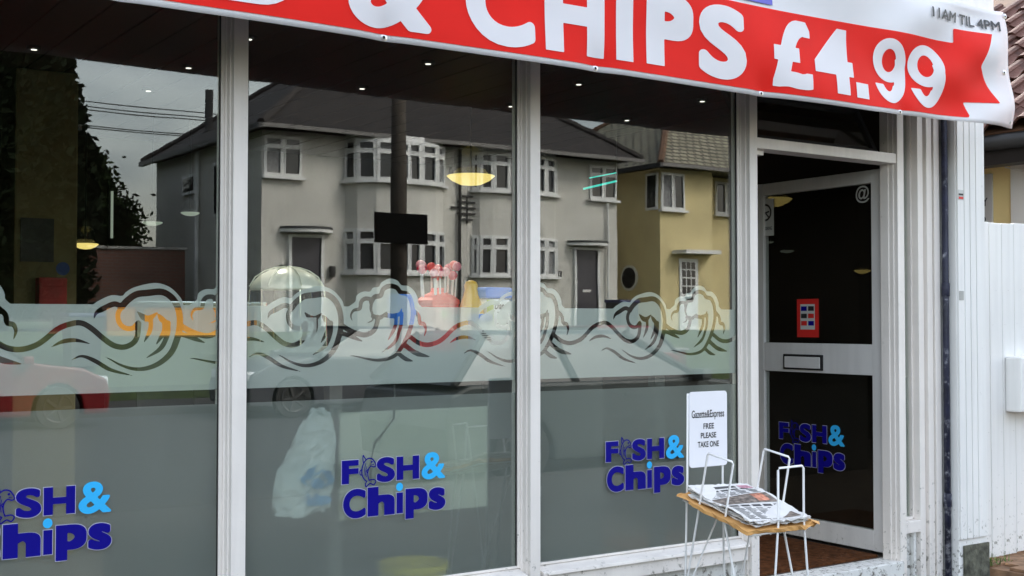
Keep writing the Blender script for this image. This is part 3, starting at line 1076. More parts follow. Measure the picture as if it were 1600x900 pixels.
# ================================================================== BANNER
ban = thing('banner', 'long red and white vinyl banner advertising chips at £4.99', 'banner', (3, -.47, 2.4))
sm3 = lambda t: max(0, min(1, t)) ** 2 * (3 - 2 * max(0, min(1, t)))
EYES = [0.18, 1.11, 2.043, 2.975, 3.903, 4.825, 5.700]


def warp(x, z):
    y = -.006 * math.sin(2.3 * x + .7) - .004 * math.sin(5.1 * x - 3.0 * z)
    k = sm3((x - 4.3) / .9)
    y -= k * (.013 * math.sin(17.0 * (z - .55 * (x - 4.6))) + .004 * math.sin(23.0 * (z + .3 * x)))
    y -= .010 * sm3((2.62 - z) / .22) * abs(math.sin(math.pi * (x - 2.043) / .93))
    y -= .010 * math.sin(11 * (z - 2.4) + 3.1 * x) * (.5 + .5 * math.sin(1.7 * x + .4))
    for xe in EYES:
        d2 = ((x - xe) ** 2 + (z - 2.42) ** 2 * .6) / .0036
        if d2 < 9:
            y += .012 * math.exp(-d2)
    return y


def bx(x, z):                                    # right-hand edge leans outward towards the bottom
    return x + sm3((x - 5.2) / .5) * (.083 * (3.006 - z) / .578 - .04)


def sheet(x0, x1, z0, z1, nx, nz):
    pts = [(x0 + (x1 - x0) * i / nx, z0 + (z1 - z0) * j / nz) for j in range(nz + 1) for i in range(nx + 1)]
    fs = [(j * (nx + 1) + i, j * (nx + 1) + i + 1, (j + 1) * (nx + 1) + i + 1, (j + 1) * (nx + 1) + i) for j in range(nz) for i in range(nx)]
    return pts, fs


def sag(x):
    return -.010 * math.sin(math.pi * max(0, min(1, (x - .8) / 4.8))) + .012 * sm3((x - 4.5) / 1.1)


bp0, bf0 = sheet(-.75, 5.685, 2.405, 3.012, 240, 26)
bp0 = [(bx(x, z), z + sag(x) * (3.012 - z) / .6) for x, z in bp0]
YB = -.472
front = flat('sheet', (bp0, bf0), M_BANNER, ban, (0, YB, 0), (1, 0, 0), warp=warp)
front.modifiers.new('thickness', 'SOLIDIFY').thickness = .0012
front.modifiers['thickness'].offset = -1 if False else 1
for p in front.data.polygons:
    p.use_smooth = True


def nine2d():
    X, Z = np.meshgrid(np.arange(-.05, 1.06, .022), np.arange(-.05, 1.06, .018))
    ex = lambda cx, cz, rx, rz: (np.hypot((X - cx) / rx, (Z - cz) / rz) - 1) * min(rx, rz)
    ring_ = np.maximum(ex(.5, .665, .5, .335), -ex(.49, .665, .215, .175))
    tail = np.maximum(np.maximum(ex(.5, .5, .5, .5), -ex(.46, .52, .245, .33)), np.maximum(.42 - X * .55 - Z * .55 - .0, Z - .70) * .8)
    tail = np.minimum(tail, np.maximum(np.maximum(ex(.5, .5, .5, .5), -ex(.46, .52, .20, .34)), np.maximum(Z - .285, .02 - X)))
    tail = np.maximum(tail, np.where(Z > .30, .45 - X, -1))
    tail = np.maximum(tail, .18 - (Z - .06) * 0 - (X + .14 * 1) if False else -9 + 0 * X)
    return contour2d(X, Z, np.minimum(ring_, tail))


def bprint(name, shape, m, lift):
    o = flat(name, dense(shape[0], shape[1], .035), m, ban, (0, YB - lift, 0), (1, 0, 0), warp=warp)
    for p in o.data.polygons:
        p.use_smooth = True
    return o


xs_ = [-.75 + .1 * i for i in range(61)]
RIB = [(x, 2.428 + sag(x)) for x in np.arange(-.7, 5.33, .12)] + [(5.352, 2.438), (5.311, 2.513), (5.582, 2.530), (5.435, 2.705), (5.534, 2.881), (5.240, 2.875), (5.239, 2.801)] + \
      [(x, 2.787 + .014 * sm3((x - 3.6) / 1.6)) for x in np.arange(5.15, -.71, -.12)]
X_, Z_ = np.meshgrid(np.arange(-.72, 5.62, .012), np.arange(2.40, 2.90, .012))
bprint('ribbon', contour2d(X_, Z_, poly_sdf(X_, Z_, RIB)), M_RED, .0040)
BT = .05
for ch, x0, x1, z0, z1 in [('D', 1.42, 1.712, 2.455, 2.762), ('&', 1.893, 2.225, 2.438, 2.765), ('C', 2.372, 2.676, 2.438, 2.762), ('H', 2.723, 3.010, 2.449, 2.755),
                           ('I', 3.068, 3.155, 2.452, 2.755), ('P', 3.225, 3.482, 2.456, 2.755), ('S', 3.515, 3.795, 2.441, 2.758),
                           ('£', 3.957, 4.199, 2.446, 2.758), ('4', 4.219, 4.485, 2.453, 2.758), ('.', 4.498, 4.589, 2.450, 2.522),
                           ('9', 4.637, 4.883, 2.452, 2.760), ('9', 4.898, 5.147, 2.455, 2.762)]:
    g = nine2d() if ch == '9' else bold2d(ch, BT if ch not in '£&' else .04, 110, ch in 'DHP4£') if ch not in 'I.' else ([(0, 0), (1, 0), (1, 1), (0, 1)], [(0, 1, 2, 3)])
    bprint('letter', fit2d(g, x0, x1, z0, z1), M_BANNER, .0066)
bprint('print_line', fit2d(bold2d('11AM TIL 4PM', .022, 460), 5.045, 5.60, 2.903, 2.954), M_BLACKP, .0095)['kind'] = 'stuff'
bprint('print_line', ([(3.30, 2.800), (3.97, 2.806), (3.97, 2.95), (3.30, 2.95)], [(0, 1, 2, 3)]), M_BLUEP, .0066)
ring = None
for x in EYES:
    for z in ((2.419,) if x < 5.6 else (2.44, 2.70, 2.99)):
        xx = x if z < 2.5 else 5.65
        yy = YB + warp(xx, z) - .003
        zz = z + sag(xx) * (1 if z < 2.5 else 0)
        prof = []
        er = MB()
        seg = 16
        for k in range(seg):
            t = 2 * math.pi * k / seg
            for rr_ in (.006, .014):
                er.v.append((xx + rr_ * math.cos(t), yy - (.002 if rr_ < .01 else 0), zz + rr_ * math.sin(t)))
        er.f = [(2 * k, 2 * k + 1, (2 * k + 3) % (2 * seg), (2 * k + 2) % (2 * seg)) for k in range(seg)]
        er.build('eyelet', M_STEEL, ban)
        MB().lathe((0, 0, 0), [(.0055, 0), (.0055, .001)], 12).build('eyelet_hole', M_DARK, ban, xf=Matrix.Translation((xx, yy - .0005, zz)) @ Matrix.Rotation(R(90), 4, 'X'))

# ================================================================== NEWSPAPER RACK
rk = thing('newspaper_rack', 'white wire newspaper rack with a free paper sign outside the window', 'rack', (3.36, -.9, 0))
WR = .0042
TBL, TBR = Vector((3.205, -.72, .73)), Vector((3.515, -.72, .73))
TFL, TFR = Vector((3.205, -1.075, .645)), Vector((3.515, -1.075, .645))


def wire(name, pts, r=WR):
    return MB().tube(pts, r, 8).build(name, M_WIRE, rk, smooth=True)


wire('tray_rim', [TBL, TBR, TFR, TFL, TBL])
for i in range(1, 6):
    t = i / 6
    wire('tray_wire', [TBL.lerp(TBR, t) - Vector((0, 0, .005)), TFL.lerp(TFR, t) - Vector((0, 0, .005))], .003)
# sign posts run down as the back legs
wire('back_leg', [(3.247, -.700, 1.135), (3.243, -.700, .80), (3.230, -.702, .44), (3.215, -.705, .018)])
wire('back_leg', [(3.432, -.700, 1.135), (3.430, -.700, .80), (3.434, -.702, .44), (3.445, -.705, .018)])
# side hoops, each bent down into a pair of crossing legs
for X in (3.212, 3.508):
    wire('side_hoop', [(X + .03, -.70, .018), (X, -.735, .44), (X, -.795, .69), (X, -.847, .912), (X, -.853, .919), (X, -.975, .900), (X, -.981, .892), (X, -.936, .672), (X, -.985, .484), (X + .02, -1.08, .018)])
wire('cross_leg', [(3.39, -.72, .66), (3.272, -.70, .43), (3.10, -.66, .018)], .0036)
wire('cross_leg', [(3.569, -.72, .60), (3.532, -.70, .40), (3.46, -.66, .018)], .0036)
wire('front_hoop', [(3.27, -1.12, .018), (3.318, -1.085, .484), (3.343, -1.078, .675), (3.350, -1.072, .868), (3.358, -1.071, .876), (3.476, -1.071, .877), (3.484, -1.072, .869), (3.478, -1.078, .675), (3.490, -1.085, .464), (3.53, -1.12, .018)])
sg = MB()
sgp = []
for cx, cz, a0 in [(3.433, 1.127, 0), (3.262, 1.127, 90), (3.262, .862, 180), (3.433, .862, 270)]:
    for k in range(5):
        t = R(a0 + k * 22.5)
        sgp.append((cx + .014 * math.cos(t), cz + .014 * math.sin(t)))
sg.prism(sgp, 'Y', -.709, -.7045)
sgo = sg.build('sign_board', M_SIGNW, rk)
for tx, x0, x1, z0, z1, of in [('Gazette&Express', 3.259, 3.431, 1.030, 1.069, .004), ('FREE', 3.320, 3.376, .995, 1.017, .008), ('PLEASE', 3.306, 3.388, .959, .981, .008), ('TAKE ONE', 3.290, 3.402, .924, .947, .008)]:
    flat('sign_text', fit2d(bold2d(tx, .018 if len(tx) > 10 else .026, 60 * len(tx)), x0, x1, z0, z1), M_BLACKP, sgo, (0, -.7096, 0), (1, 0, 0))

# ---- wrapping paper and newspapers lying in the tray
ux_, uy_ = Vector((1, 0, 0)), (TFL - TBL).normalized()
un_ = ux_.cross(uy_).normalized()
if un_.z < 0:
    un_ = -un_


def tp(x, y, h):
    return TBL + ux_ * x + uy_ * y + un_ * h


rnd = random.Random(3)


def sheet_stack(name, m, x0, x1, y0, y1, h0, h1, rot, wob, label, cat, group=None, n=12, crumple=0.0):
    cxm, cym = (x0 + x1) / 2, (y0 + y1) / 2
    ca_, sa_ = math.cos(rot), math.sin(rot)
    ph = rnd.uniform(0, 6)
    vv = []
    for top in (0, 1):
        for j in range(n + 1):
            for i in range(n + 1):
                x, y = x0 + (x1 - x0) * i / n, y0 + (y1 - y0) * j / n
                h = (h1 if top else h0) + wob * (math.sin(13 * x + ph) * math.cos(14 * y + ph) + .6 * math.sin(25 * y + 9 * x + ph))
                ed = 1 if i in (0, n) or j in (0, n) else 0
                cr_ = crumple
                if ed and crumple > .01:          # torn ends at two corners, the rest of the wrap folded clean
                    cr_ = crumple * max(.18, 1 - math.hypot(x - x0, y - y0) / .10, 1 - math.hypot(x - x1, y - y1) / .10)
                if ed and crumple:
                    x += rnd.uniform(-cr_, cr_)
                    y += rnd.uniform(-cr_, cr_)
                    h += rnd.uniform(-.3, 1.0) * cr_
                dx, dy = x - cxm, y - cym
                vv.append(tp(cxm + dx * ca_ - dy * sa_, cym + dx * sa_ + dy * ca_, h))
    N = (n + 1) * (n + 1)
    ff = []
    for j in range(n):
        for i in range(n):
            q = (j * (n + 1) + i, j * (n + 1) + i + 1, (j + 1) * (n + 1) + i + 1, (j + 1) * (n + 1) + i)
            ff.append(q[::-1])
            ff.append(tuple(a + N for a in q))
    ring_ = [i for i in range(n + 1)] + [(j + 1) * (n + 1) + n for j in range(n)] + [n * (n + 1) + n - 1 - i for i in range(n)] + [(n - 1 - j) * (n + 1) for j in range(n - 1)]
    for a, b in zip(ring_, ring_[1:] + ring_[:1]):
        ff.append((a, b, b + N, a + N))
    o = MB().add(vv, ff).build(name, m)
    if label:
        tag(o, label, cat, group)

    def on(x, y, lift):           # a point on the top face
        h = h1 + wob * (math.sin(13 * x + ph) * math.cos(14 * y + ph) + .6 * math.sin(25 * y + 9 * x + ph)) + lift
        dx, dy = x - cxm, y - cym
        return tp(cxm + dx * ca_ - dy * sa_, cym + dx * sa_ + dy * ca_, h)
    return o, on


M_NEWS = mat('newsprint', (0.62, 0.61, 0.60), 0.8, 0.06, 20, 0.1, 60)
M_NEWS2 = mat('newsprint_grey', (0.46, 0.46, 0.45), 0.8, 0.12, 90)
M_INK = mat('newspaper_ink', (0.06, 0.06, 0.065), 0.8, 0.2, 40)
M_PHOTO = mat('newspaper_photo', (0.16, 0.13, 0.11), 0.6, 0.8, 55)
M_PHOTO2 = mat('newspaper_colour_photo', (0.40, 0.16, 0.10), 0.6, 0.9, 45)
M_PINKP = mat('newspaper_pink_print', (0.45, 0.22, 0.28), 0.7, 0.5, 60)
sheet_stack('wrapping_paper', M_KRAFT, -.022, .338, -.012, .374, .004, .017, R(1.5), .003, 'torn brown kraft paper wrapped round the newspapers in the rack', 'paper', n=16, crumple=.024)
NL = ['folded newspaper at the bottom of the bundle in the wire rack', 'folded newspaper second from the bottom in the wire rack bundle', 'folded newspaper under the top copy in the wire rack']
for i in range(3):
    o, on = sheet_stack('newspaper', M_NEWS if i != 1 else M_NEWS2, .012 + .004 * i, .300 + .003 * i, .006 - .003 * i, .352 + .004 * i, .023 + i * .0065, .0285 + i * .0065, R((-4.0, 3.2, -2.2)[i]), .0055, NL[i], 'newspaper', 'newspapers in the rack', 16, .004)
top, on = sheet_stack('newspaper', M_NEWS, .010, .306, -.004, .362, .0435, .0475, R(3.6), .0068, 'printed newspaper with photographs lying on top of the bundle in the rack', 'newspaper', 'newspapers in the rack', 20, .0045)


def print_rect(name, m, x0, x1, y0, y1, lift=.0012):
    n = 6
    vv = [on(x0 + (x1 - x0) * i / n, y0 + (y1 - y0) * j / n, lift) for j in range(n + 1) for i in range(n + 1)]
    ff = [(j * (n + 1) + i, j * (n + 1) + i + 1, (j + 1) * (n + 1) + i + 1, (j + 1) * (n + 1) + i) for j in range(n) for i in range(n)]
    return MB().add(vv, ff).build(name, m, top)


print_rect('masthead_print', M_INK, .03, .22, .020, .040)
print_rect('photo_print', M_PHOTO, .025, .29, .125, .205)
print_rect('photo_print', M_PHOTO2, .20, .26, .135, .195, .0018)
print_rect('photo_print', M_PINKP, .235, .29, .018, .058)
print_rect('photo_print', M_PHOTO, .20, .285, .285, .335)
for k in range(5):
    print_rect('headline_print', M_INK, .03 + .048 * k, .030 + .048 * k + .036, .052, .066)
    print_rect('headline_print', M_INK, .03 + .055 * k, .030 + .055 * k + .042, .218, .232)
for c0 in (.028, .078, .128, .178, .236):
    for k in range(5):
        print_rect('text_line', M_INK, c0, c0 + .042 - .010 * ((k * 7) % 3 == 0), .074 + k * .0095, .0775 + k * .0095)
for c0 in (.028, .085, .142):
    for k in range(11):
        print_rect('text_line', M_INK, c0, c0 + .048 - .014 * ((k * 5) % 3 == 0), .242 + k * .0095, .2455 + k * .0095)
for k in range(4):
    print_rect('text_line', M_INK, .20, .285 - .01 * (k % 2), .242 + k * .0095, .2455 + k * .0095)

# ================================================================== SIDE GATE, METER BOX, NEIGHBOUR
gate = thing('side_gate', 'tall white painted board gate beside the fluted pilaster', 'gate', (6.6, 0, .08))
gx = 5.945
gm = None
for i in range(13):
    wdt = .118
    if gm is None:
        o = MB().box(0, wdt - .005, -.012, .012, .085, 1.984).build('plank', M_GATE, gate, bev=.0035)
        gm = o.data
    else:
        o = link('plank', gm, M_GATE, gate)
    o.location = (gx + i * wdt, random.uniform(-.0015, .0015), random.uniform(-.004, .004))
for z in (.35, 1.65):
    MB().box(5.95, 7.46, .0135, .045, z, z + .09).build('ledge', M_GATE, gate, bev=.003)
MB().box(5.962, 5.970, -.018, -.0125, 1.30, 1.56).build('hinge_strap', M_HIPT, gate)
meter = thing('meter_box', 'white plastic meter box fixed to the white board gate', 'box', (6.46, -.05, .9))
MB().prism([(6.312, .90), (6.66, .90), (6.66, 1.215), (6.312, 1.215)], 'Y', -.115, -.0145).build('case', M_GATE, meter, bev=.012)
MB().box(6.345, 6.63, -.124, -.1155, .935, 1.18).build('cover', M_GATE, meter, bev=.006)
MB().box(6.36, 6.40, -.127, -.1245, 1.05, 1.07).build('latch', M_STEEL, meter, bev=.001)

nb = thing('neighbouring_house', 'neighbouring house with red pantile roof and yellow side wall behind the gate', 'building', (9, 1, 0))
MB().box(7.74, 11, .874, 8, 0, 2.62).build('side_wall', M_YELW, nb)
MB().box(7.72, 11, -.4, .872, 0, 2.62).build('front_wall', M_PALEW, nb)
MB().box(7.46, 7.60, -.6, 8, 2.49, 2.66).build('fascia_board', M_IRON, nb)
MB().tube([(7.44, -.6, 2.64), (7.44, 8, 2.64)], .055, 10).build('gutter', M_IRON, nb, smooth=True)
MB().tube([(7.70, .90, 2.50), (7.70, .56, 2.40)], .006, 6).build('cable', M_UPVC, nb)
PITCH = R(33)
rc, rs = math.cos(PITCH), math.sin(PITCH)


def rp_(a, y, h):             # a: up the slope from the eave
    return (7.42 + a * rc - h * rs, y, 2.70 + a * rs + h * rc)


base_rf = MB().add([rp_(0, -.6, 0), rp_(3.2, -.6, 0), rp_(3.2, 8, 0), rp_(0, 8, 0), rp_(0, -.6, -.05), rp_(3.2, -.6, -.05), rp_(3.2, 8, -.05), rp_(0, 8, -.05)],
                   [(0, 1, 2, 3), (4, 7, 6, 5), (0, 4, 5, 1), (2, 6, 7, 3), (0, 3, 7, 4), (1, 5, 6, 2)]).build('roof', M_HIPT, nb)
tw, tl = .215, .30
tm = MB()
sg_ = 10
prof = [(tw * 1.08 * i / sg_, .030 * math.sin(2 * math.pi * i / sg_ * 1.0 + .4)) for i in range(sg_ + 1)]
vv = []
for a, lift in ((0.0, .030), (tl * 1.18, .002)):
    for th in (0, -.014):
        for y, h in prof:
            vv.append(rp_(a, y, h + lift + th + .03))
off = Vector(rp_(0, 0, 0))
vv = [tuple(Vector(p) - off) for p in vv]
n1 = sg_ + 1
ff = []
for i in range(sg_):
    ff += [(i, i + 1, 2 * n1 + i + 1, 2 * n1 + i), (n1 + i, 3 * n1 + i, 3 * n1 + i + 1, n1 + i + 1), (i, n1 + i, n1 + i + 1, i + 1), (2 * n1 + i, 2 * n1 + i + 1, 3 * n1 + i + 1, 3 * n1 + i)]
ff += [(0, 2 * n1, 3 * n1, n1), (sg_, n1 + sg_, 3 * n1 + sg_, 2 * n1 + sg_)]
tile_me = None
for j in range(9):
    for i in range(22):
        if tile_me is None:
            o = tm.add(vv, ff).build('pantile', M_PANT, base_rf)
            tile_me = o.data
        else:
            o = link('pantile', tile_me, M_PANT, base_rf)
        p = rp_(j * tl + random.uniform(-.012, .012), -.55 + i * tw + random.uniform(-.006, .006), random.uniform(-.004, .006))
        o.location = p
        o.rotation_euler = (random.uniform(-.02, .02), random.uniform(-.02, .02), random.uniform(-.02, .02))
nsg = thing('notice_sign', 'small blue and white notice board on the yellow wall behind the gate', 'sign', (7.72, 1.25, 2.0))
MB().box(7.722, 7.737, 1.02, 1.50, 1.95, 2.47).build('board', M_CARD, nsg, bev=.003)
MB().box(7.714, 7.7215, 1.03, 1.49, 1.955, 2.07).build('blue_band', M_NAVY, nsg)
MB().prism([(1.08, 2.36), (1.20, 2.36), (1.36, 2.46), (1.22, 2.46)], 'X', 7.714, 7.7215).build('blue_emblem', M_BLUEP, nsg)
flat('notice_text', fit2d(text2d('22', .03), -.16, -.04, 2.10, 2.17), M_BLACKP, nsg, (7.713, 1.02, 0), (0, -1, 0))
flat('notice_text', fit2d(text2d('CITY', .02), -.16, -.03, 2.24, 2.30), M_BLACKP, nsg, (7.713, 1.02, 0), (0, -1, 0))

# weeds at the foot of the gate
wd = MB()
for k in range(90):
    cx, cy = 5.97 + rnd.random() ** 1.6 * .22, -.03 - rnd.random() * .10
    hgt, an, ln = .015 + rnd.random() * .045, rnd.random() * 6.28, .01 + rnd.random() * .035
    wd.add([(cx - .004 * math.sin(an), cy + .004 * math.cos(an), .072), (cx + .004 * math.sin(an), cy - .004 * math.cos(an), .072), (cx + ln * math.cos(an), cy + ln * math.sin(an), .072 + hgt)], [(0, 1, 2)])
wo_ = wd.build('weeds', M_GREEN)
tag(wo_, 'small green weeds growing at the foot of the white gate', 'weeds')
wo_['kind'] = 'stuff'
M_DEADL = mat('fallen_leaf', (0.34, 0.17, 0.07), 0.8, 0.4, 30)
lf = MB()
for k in range(70):
    cx, cy, an = 6.05 + rnd.random() * .9, -.05 - rnd.random() * .55, rnd.random() * 6.28
    s_ = .008 + rnd.random() * .016
    z = .082 + rnd.random() * .004
    lf.add([(cx + s_ * math.cos(an + q * 1.57) * (1 if q % 2 else .5), cy + s_ * math.sin(an + q * 1.57) * (1 if q % 2 else .5), z + rnd.random() * .006) for q in range(4)], [(0, 1, 2, 3)])
lo_ = lf.build('fallen_leaves', M_DEADL)
tag(lo_, 'scatter of brown leaf litter on the brown side path', 'leaves')
lo_['kind'] = 'stuff'

# ================================================================== INSIDE THE SHOP
col_ = MB().box(1.457, 1.779, 2.5, 2.85, .166, 2.75).build('column', M_OLIVE, shop, bev=.01)
MB().box(1.487, 1.655, 2.49, 2.4985, 1.73, 1.96).build('grey_notice', M_POST, col_)
MB().lathe((0, 0, 0), [(.035, 0), (.035, .004)], 20).build('round_sticker', M_BLUER, col_, xf=Matrix.Translation((1.704, 2.4985, 1.697)) @ Matrix.Rotation(R(90), 4, 'X'))
rb = thing('red_box', 'dark red box fixed on the olive column inside the window', 'box', (1.635, 2.45, 1.35))
MB().box(1.564, 1.706, 2.41, 2.4985, 1.35, 1.646).build('body', M_REDBOX, rb, bev=.006)
MB().box(1.572, 1.698, 2.405, 2.4095, 1.60, 1.64).build('lid', M_REDBOX, rb, bev=.002)

dl = None
k_ = 0
for y, xs2 in ((1.16, (2.2, 3.17, 4.14, 5.07)), (1.95, (1.42, 2.19, 3.20, 4.22, 5.14)), (2.70, (2.22,))):
    for x in xs2:
        if dl is None:
            dl = thing('downlight', 'small round recessed downlight in the dark boarded ceiling', 'light', (x, y, 2.75), 'ceiling downlights')
            dl0 = (x, y)
            MB().lathe((x, y, 2.735), [(.016, 0), (.032, 0), (.036, .006), (.036, .016)], 20).build('bezel', M_IRON, dl)
            MB().lathe((x, y, 2.7335), [(.0145, 0), (.0145, .001)], 16).build('lens', E_SPOT, dl)
        else:
            copy_tree(dl, (x - dl0[0], y - dl0[1], 0))
        if y < 1.5 and x < 3.5:                                 # the front row of lamps throws warm light down on the counter
            lg_ = bpy.data.lights.new('downlight_beam', 'SPOT')
            lg_.energy = 35.0
            lg_.spot_size = R(110)
            lg_.spot_blend = 0.7
            lg_.color = (1.0, 0.93, 0.8)
            lg_.shadow_soft_size = 0.03
            lo = bpy.data.objects.new('downlight_beam', lg_)
            COL.objects.link(lo)
            lo.location = (x, y, 2.725)


def pendant(x, y, z, r, m, label, h=.06):
    t = thing('pendant_lamp', label, 'lamp', (x, y, z))
    MB().lathe((x, y, z), [(.004, -h), (r * .45, -h * .86), (r * .8, -h * .45), (r, 0), (r * .97, .004), (r * .3, .006)], 28).build('bowl', m, t, smooth=True)
    MB().tube([(x, y, z), (x, y, 2.75)], .006, 6).build('stem', M_IRON, t)
    MB().lathe((x, y, z + .012), [(r * .72, 0), (r * .70, r * .9), (r * .35, r * 1.25), (r * .1, r * 1.3)], 20).build('glass_shade', M_DGLASS, t, smooth=True)
    return t


pendant(4.087, 2.2, 2.322, .150, E_BOWL, 'glowing yellow bowl pendant lamp hanging before the reflected house')
pendant(2.01, 3.2, 1.875, .075, E_BOWL, 'small yellow bowl pendant lamp beside the olive column', .03)
pendant(2.54, 3.6, 2.055, .065, E_PALE, 'pale flat pendant lamp hanging deep in the shop by the glowing door edge', .02)
pendant(2.79, 3.6, 2.13, .062, E_PALE, 'pale flat pendant lamp hanging deep in the shop beyond the counter', .02)
tb = thing('door_edge_glow', 'upright greenish glowing strip standing in for a lit door edge', 'light', (2.34, 4.6, 2.0))  # glowing strip added for the light along a door frame edge; no lamp there
MB().tube([(2.60, 4.70, 2.02), (2.60, 4.70, 2.36)], .009, 10).build('tube', E_PALE, tb)
MB().box(2.58, 2.62, 4.715, 4.748, 1.95, 2.45).build('edge_backing', M_DARK, tb)
tl_ = thing('led_sign', 'two slanting teal neon strips glowing inside the shop', 'sign', (5.35, 2.5, 2.34))
MB().tube([(5.205, 2.5, 2.339), (5.497, 2.5, 2.412)], .007, 8).build('led_strip', E_TEAL, tl_)
MB().tube([(5.256, 2.5, 2.418), (5.497, 2.5, 2.471)], .004, 8).build('led_strip', E_TEAL, tl_)
MB().tube([(5.497, 2.5, 2.41), (5.497, 2.5, 2.75)], .004, 6).build('bracket', M_IRON, tl_)
hl = thing('orange_glow_strip', 'orange glowing strip standing in for a lamp reflection', 'lamp', (1.83, 3.0, 2.5))  # added glowing strip stands in for an orange lamp reflection
MB().box(1.76, 1.90, 2.98, 3.02, 2.500, 2.512).build('glow_bar', E_WARM, hl)
MB().box(1.74, 1.92, 2.96, 3.04, 2.515, 2.55).build('hood', M_CHROME, hl)
MB().tube([(1.83, 3.0, 2.55), (1.83, 3.0, 2.75)], .006, 6).build('stem', M_IRON, hl)

hc = thing('hot_cabinet', 'orange lit heated food cabinet behind the wave film', 'cabinet', (1.76, .8, .17))
MB().box(1.57, 2.12, .78, 1.25, .166, 1.35).build('body', M_SLATE, hc, bev=.01)
MB().box(1.58, 2.12, 1.20, 1.25, 1.352, 1.47).build('backboard', E_WARM, hc)
MB().box(1.56, 2.13, .76, 1.26, 1.472, 1.50).build('top', M_CHROME, hc, bev=.006)
for x in (1.57, 2.09):
    MB().box(x, x + .03, .78, .81, 1.351, 1.471).build('upright', M_CHROME, hc)

wc = thing('window_counter', 'cream fronted counter standing behind the frosted glass', 'counter', (2.5, .4, .17))
MB().box(1.73, 3.9, .055, .62, 1.255, 1.290).build('worktop', M_SLATE, wc, bev=.006)
MB().box(2.135, 2.812, .055, .075, .645, 1.06).build('front_panel', M_COUNTER, wc)
MB().box(2.112, 2.167, .105, .155, .166, 1.254).build('leg', M_GUT, wc)
MB().box(2.868, 2.925, .13, .18, .166, 1.254).build('leg', M_SLATE, wc)
MB().box(3.80, 3.86, .13, .18, .166, 1.254).build('leg', M_SLATE, wc)
MB().box(1.75, 3.86, .60, .62, .166, 1.254).build('back_panel', M_SLATE, wc)
sc_ = thing('serving_counter', 'long dark serving counter deep inside the shop', 'counter', (3.6, 3, .17))
MB().box(2.4, 5.2, 2.8, 3.4, .166, 1.15).build('body', M_SLATE, sc_)
MB().box(2.35, 5.25, 2.75, 3.45, 1.152, 1.19).build('worktop', M_CHROME, sc_, bev=.006)

# counter-top things
dm_ = thing('domed_warmer', 'cream domed food warmer with clear sides on the window counter', 'warmer', (2.045, .36, 1.29))
cxd, cyd = 2.045, .36
MB().lathe((cxd, cyd, 1.540), [(.150, 0), (.149, .010), (.135, .036), (.108, .062), (.070, .082), (.030, .092), (.004, .094)], 24).build('dome', M_CREAM, dm_, smooth=True)
for k in range(7):
    an = 2 * math.pi * k / 7 + .2
    MB().tube([(cxd + .151 * math.cos(an) * q, cyd + .151 * math.sin(an) * q, 1.541 + .096 * math.sqrt(max(0, 1 - q * q * .98))) for q in (1, .85, .6, .35, .1)], .003, 6).build('dome_rib', M_CREAM, dm_)
MB().lathe((cxd, cyd, 1.292), [(.165, 0), (.165, .02), (.160, .022)], 24).build('base', M_CREAM, dm_)
MB().lathe((cxd, cyd, 1.315), [(.160, 0), (.150, .222)], 14).build('clear_side', M_DGLASS, dm_)
for k in range(6):
    an = 2 * math.pi * k / 6 + .45
    MB().tube([(cxd + .160 * math.cos(an), cyd + .160 * math.sin(an), 1.314), (cxd + .151 * math.cos(an), cyd + .151 * math.sin(an), 1.54)], .004, 6).build('rod', M_CHROME, dm_)
MB().box(2.00, 2.10, .20, .215, 1.34, 1.43).build('price_card', M_CARD, dm_)

lt = thing('lollipop_tub', 'coral red tub of wrapped lollipops on the window counter', 'tub', (2.72, .3, 1.29))
MB().lathe((2.718, .30, 1.291), [(.078, 0), (.092, .195), (.096, .20), (.096, .215), (.070, .235), (.034, .250), (.030, .268)], 8).build('tub', M_PINK, lt)
rl = random.Random(11)
for k in range(15):
    an, rr = rl.random() * 6.28, .03 + .055 * math.sqrt(rl.random())
    x, y = 2.718 + rr * math.cos(an), .30 + rr * .8 * math.sin(an)
    zt = 1.600 + rl.random() * .05
    st = MB().tube([(x, y, 1.50), (x + (x - 2.718) * .12, y, zt)], .004, 6).build('lollipop', M_STICK, lt)
    MB().ball((x + (x - 2.718) * .12, y, zt + .012), .021, 10, 6).build('sweet', (M_PINKW, M_CHERRY, M_PINK)[k % 3], st, smooth=True)
MB().lathe((0, 0, 0), [(.018, 0), (.018, .006)], 16).build('label', M_LIME, lt, xf=Matrix.Translation((2.692, .212, 1.447)) @ Matrix.Rotation(R(90), 4, 'X'))
MB().box(2.715, 2.765, .202, .206, 1.425, 1.445).build('label', M_CARD, lt)

sb_ = thing('sauce_bottle', 'mustard yellow pear-shaped sauce bottle on the window counter', 'bottle', (2.865, .33, 1.29))
MB().lathe((2.868, .27, 1.291), [(.050, 0), (.060, .02), (.064, .11), (.060, .165), (.046, .21), (.034, .24), (.030, .265), (.032, .282), (.024, .297), (.008, .303)], 20, 1, .8).build('body', M_MUST, sb_, smooth=True)
jr = thing('white_jar', 'white labelled jar with blue lid in front of the sauce bottle', 'jar', (2.86, .2, 1.29))
MB().lathe((2.862, .19, 1.291), [(.048, 0), (.05, .006), (.05, .12), (.046, .126)], 20).build('body', M_TUBW, jr, smooth=False)
MB().lathe((2.862, .19, 1.4175), [(.053, 0), (.053, .026), (.048, .03)], 20).build('lid', M_LIDB, jr)
flat('label_text', fit2d(text2d('Sauce', .0) if False else text2d('~', .05), -.02, .02, 1.372, 1.378), M_BLACKP, jr, (2.862, .1385, 0), (1, 0, 0))
for k in range(4):
    MB().box(2.838, 2.886, .1386, .1394, 1.335 + k * .009, 1.338 + k * .009).build('label_line', M_INK, jr)
tb1 = thing('wipes_tub', 'white tub with deep blue lid and lime label on the window counter', 'tub', (2.99, .3, 1.29))
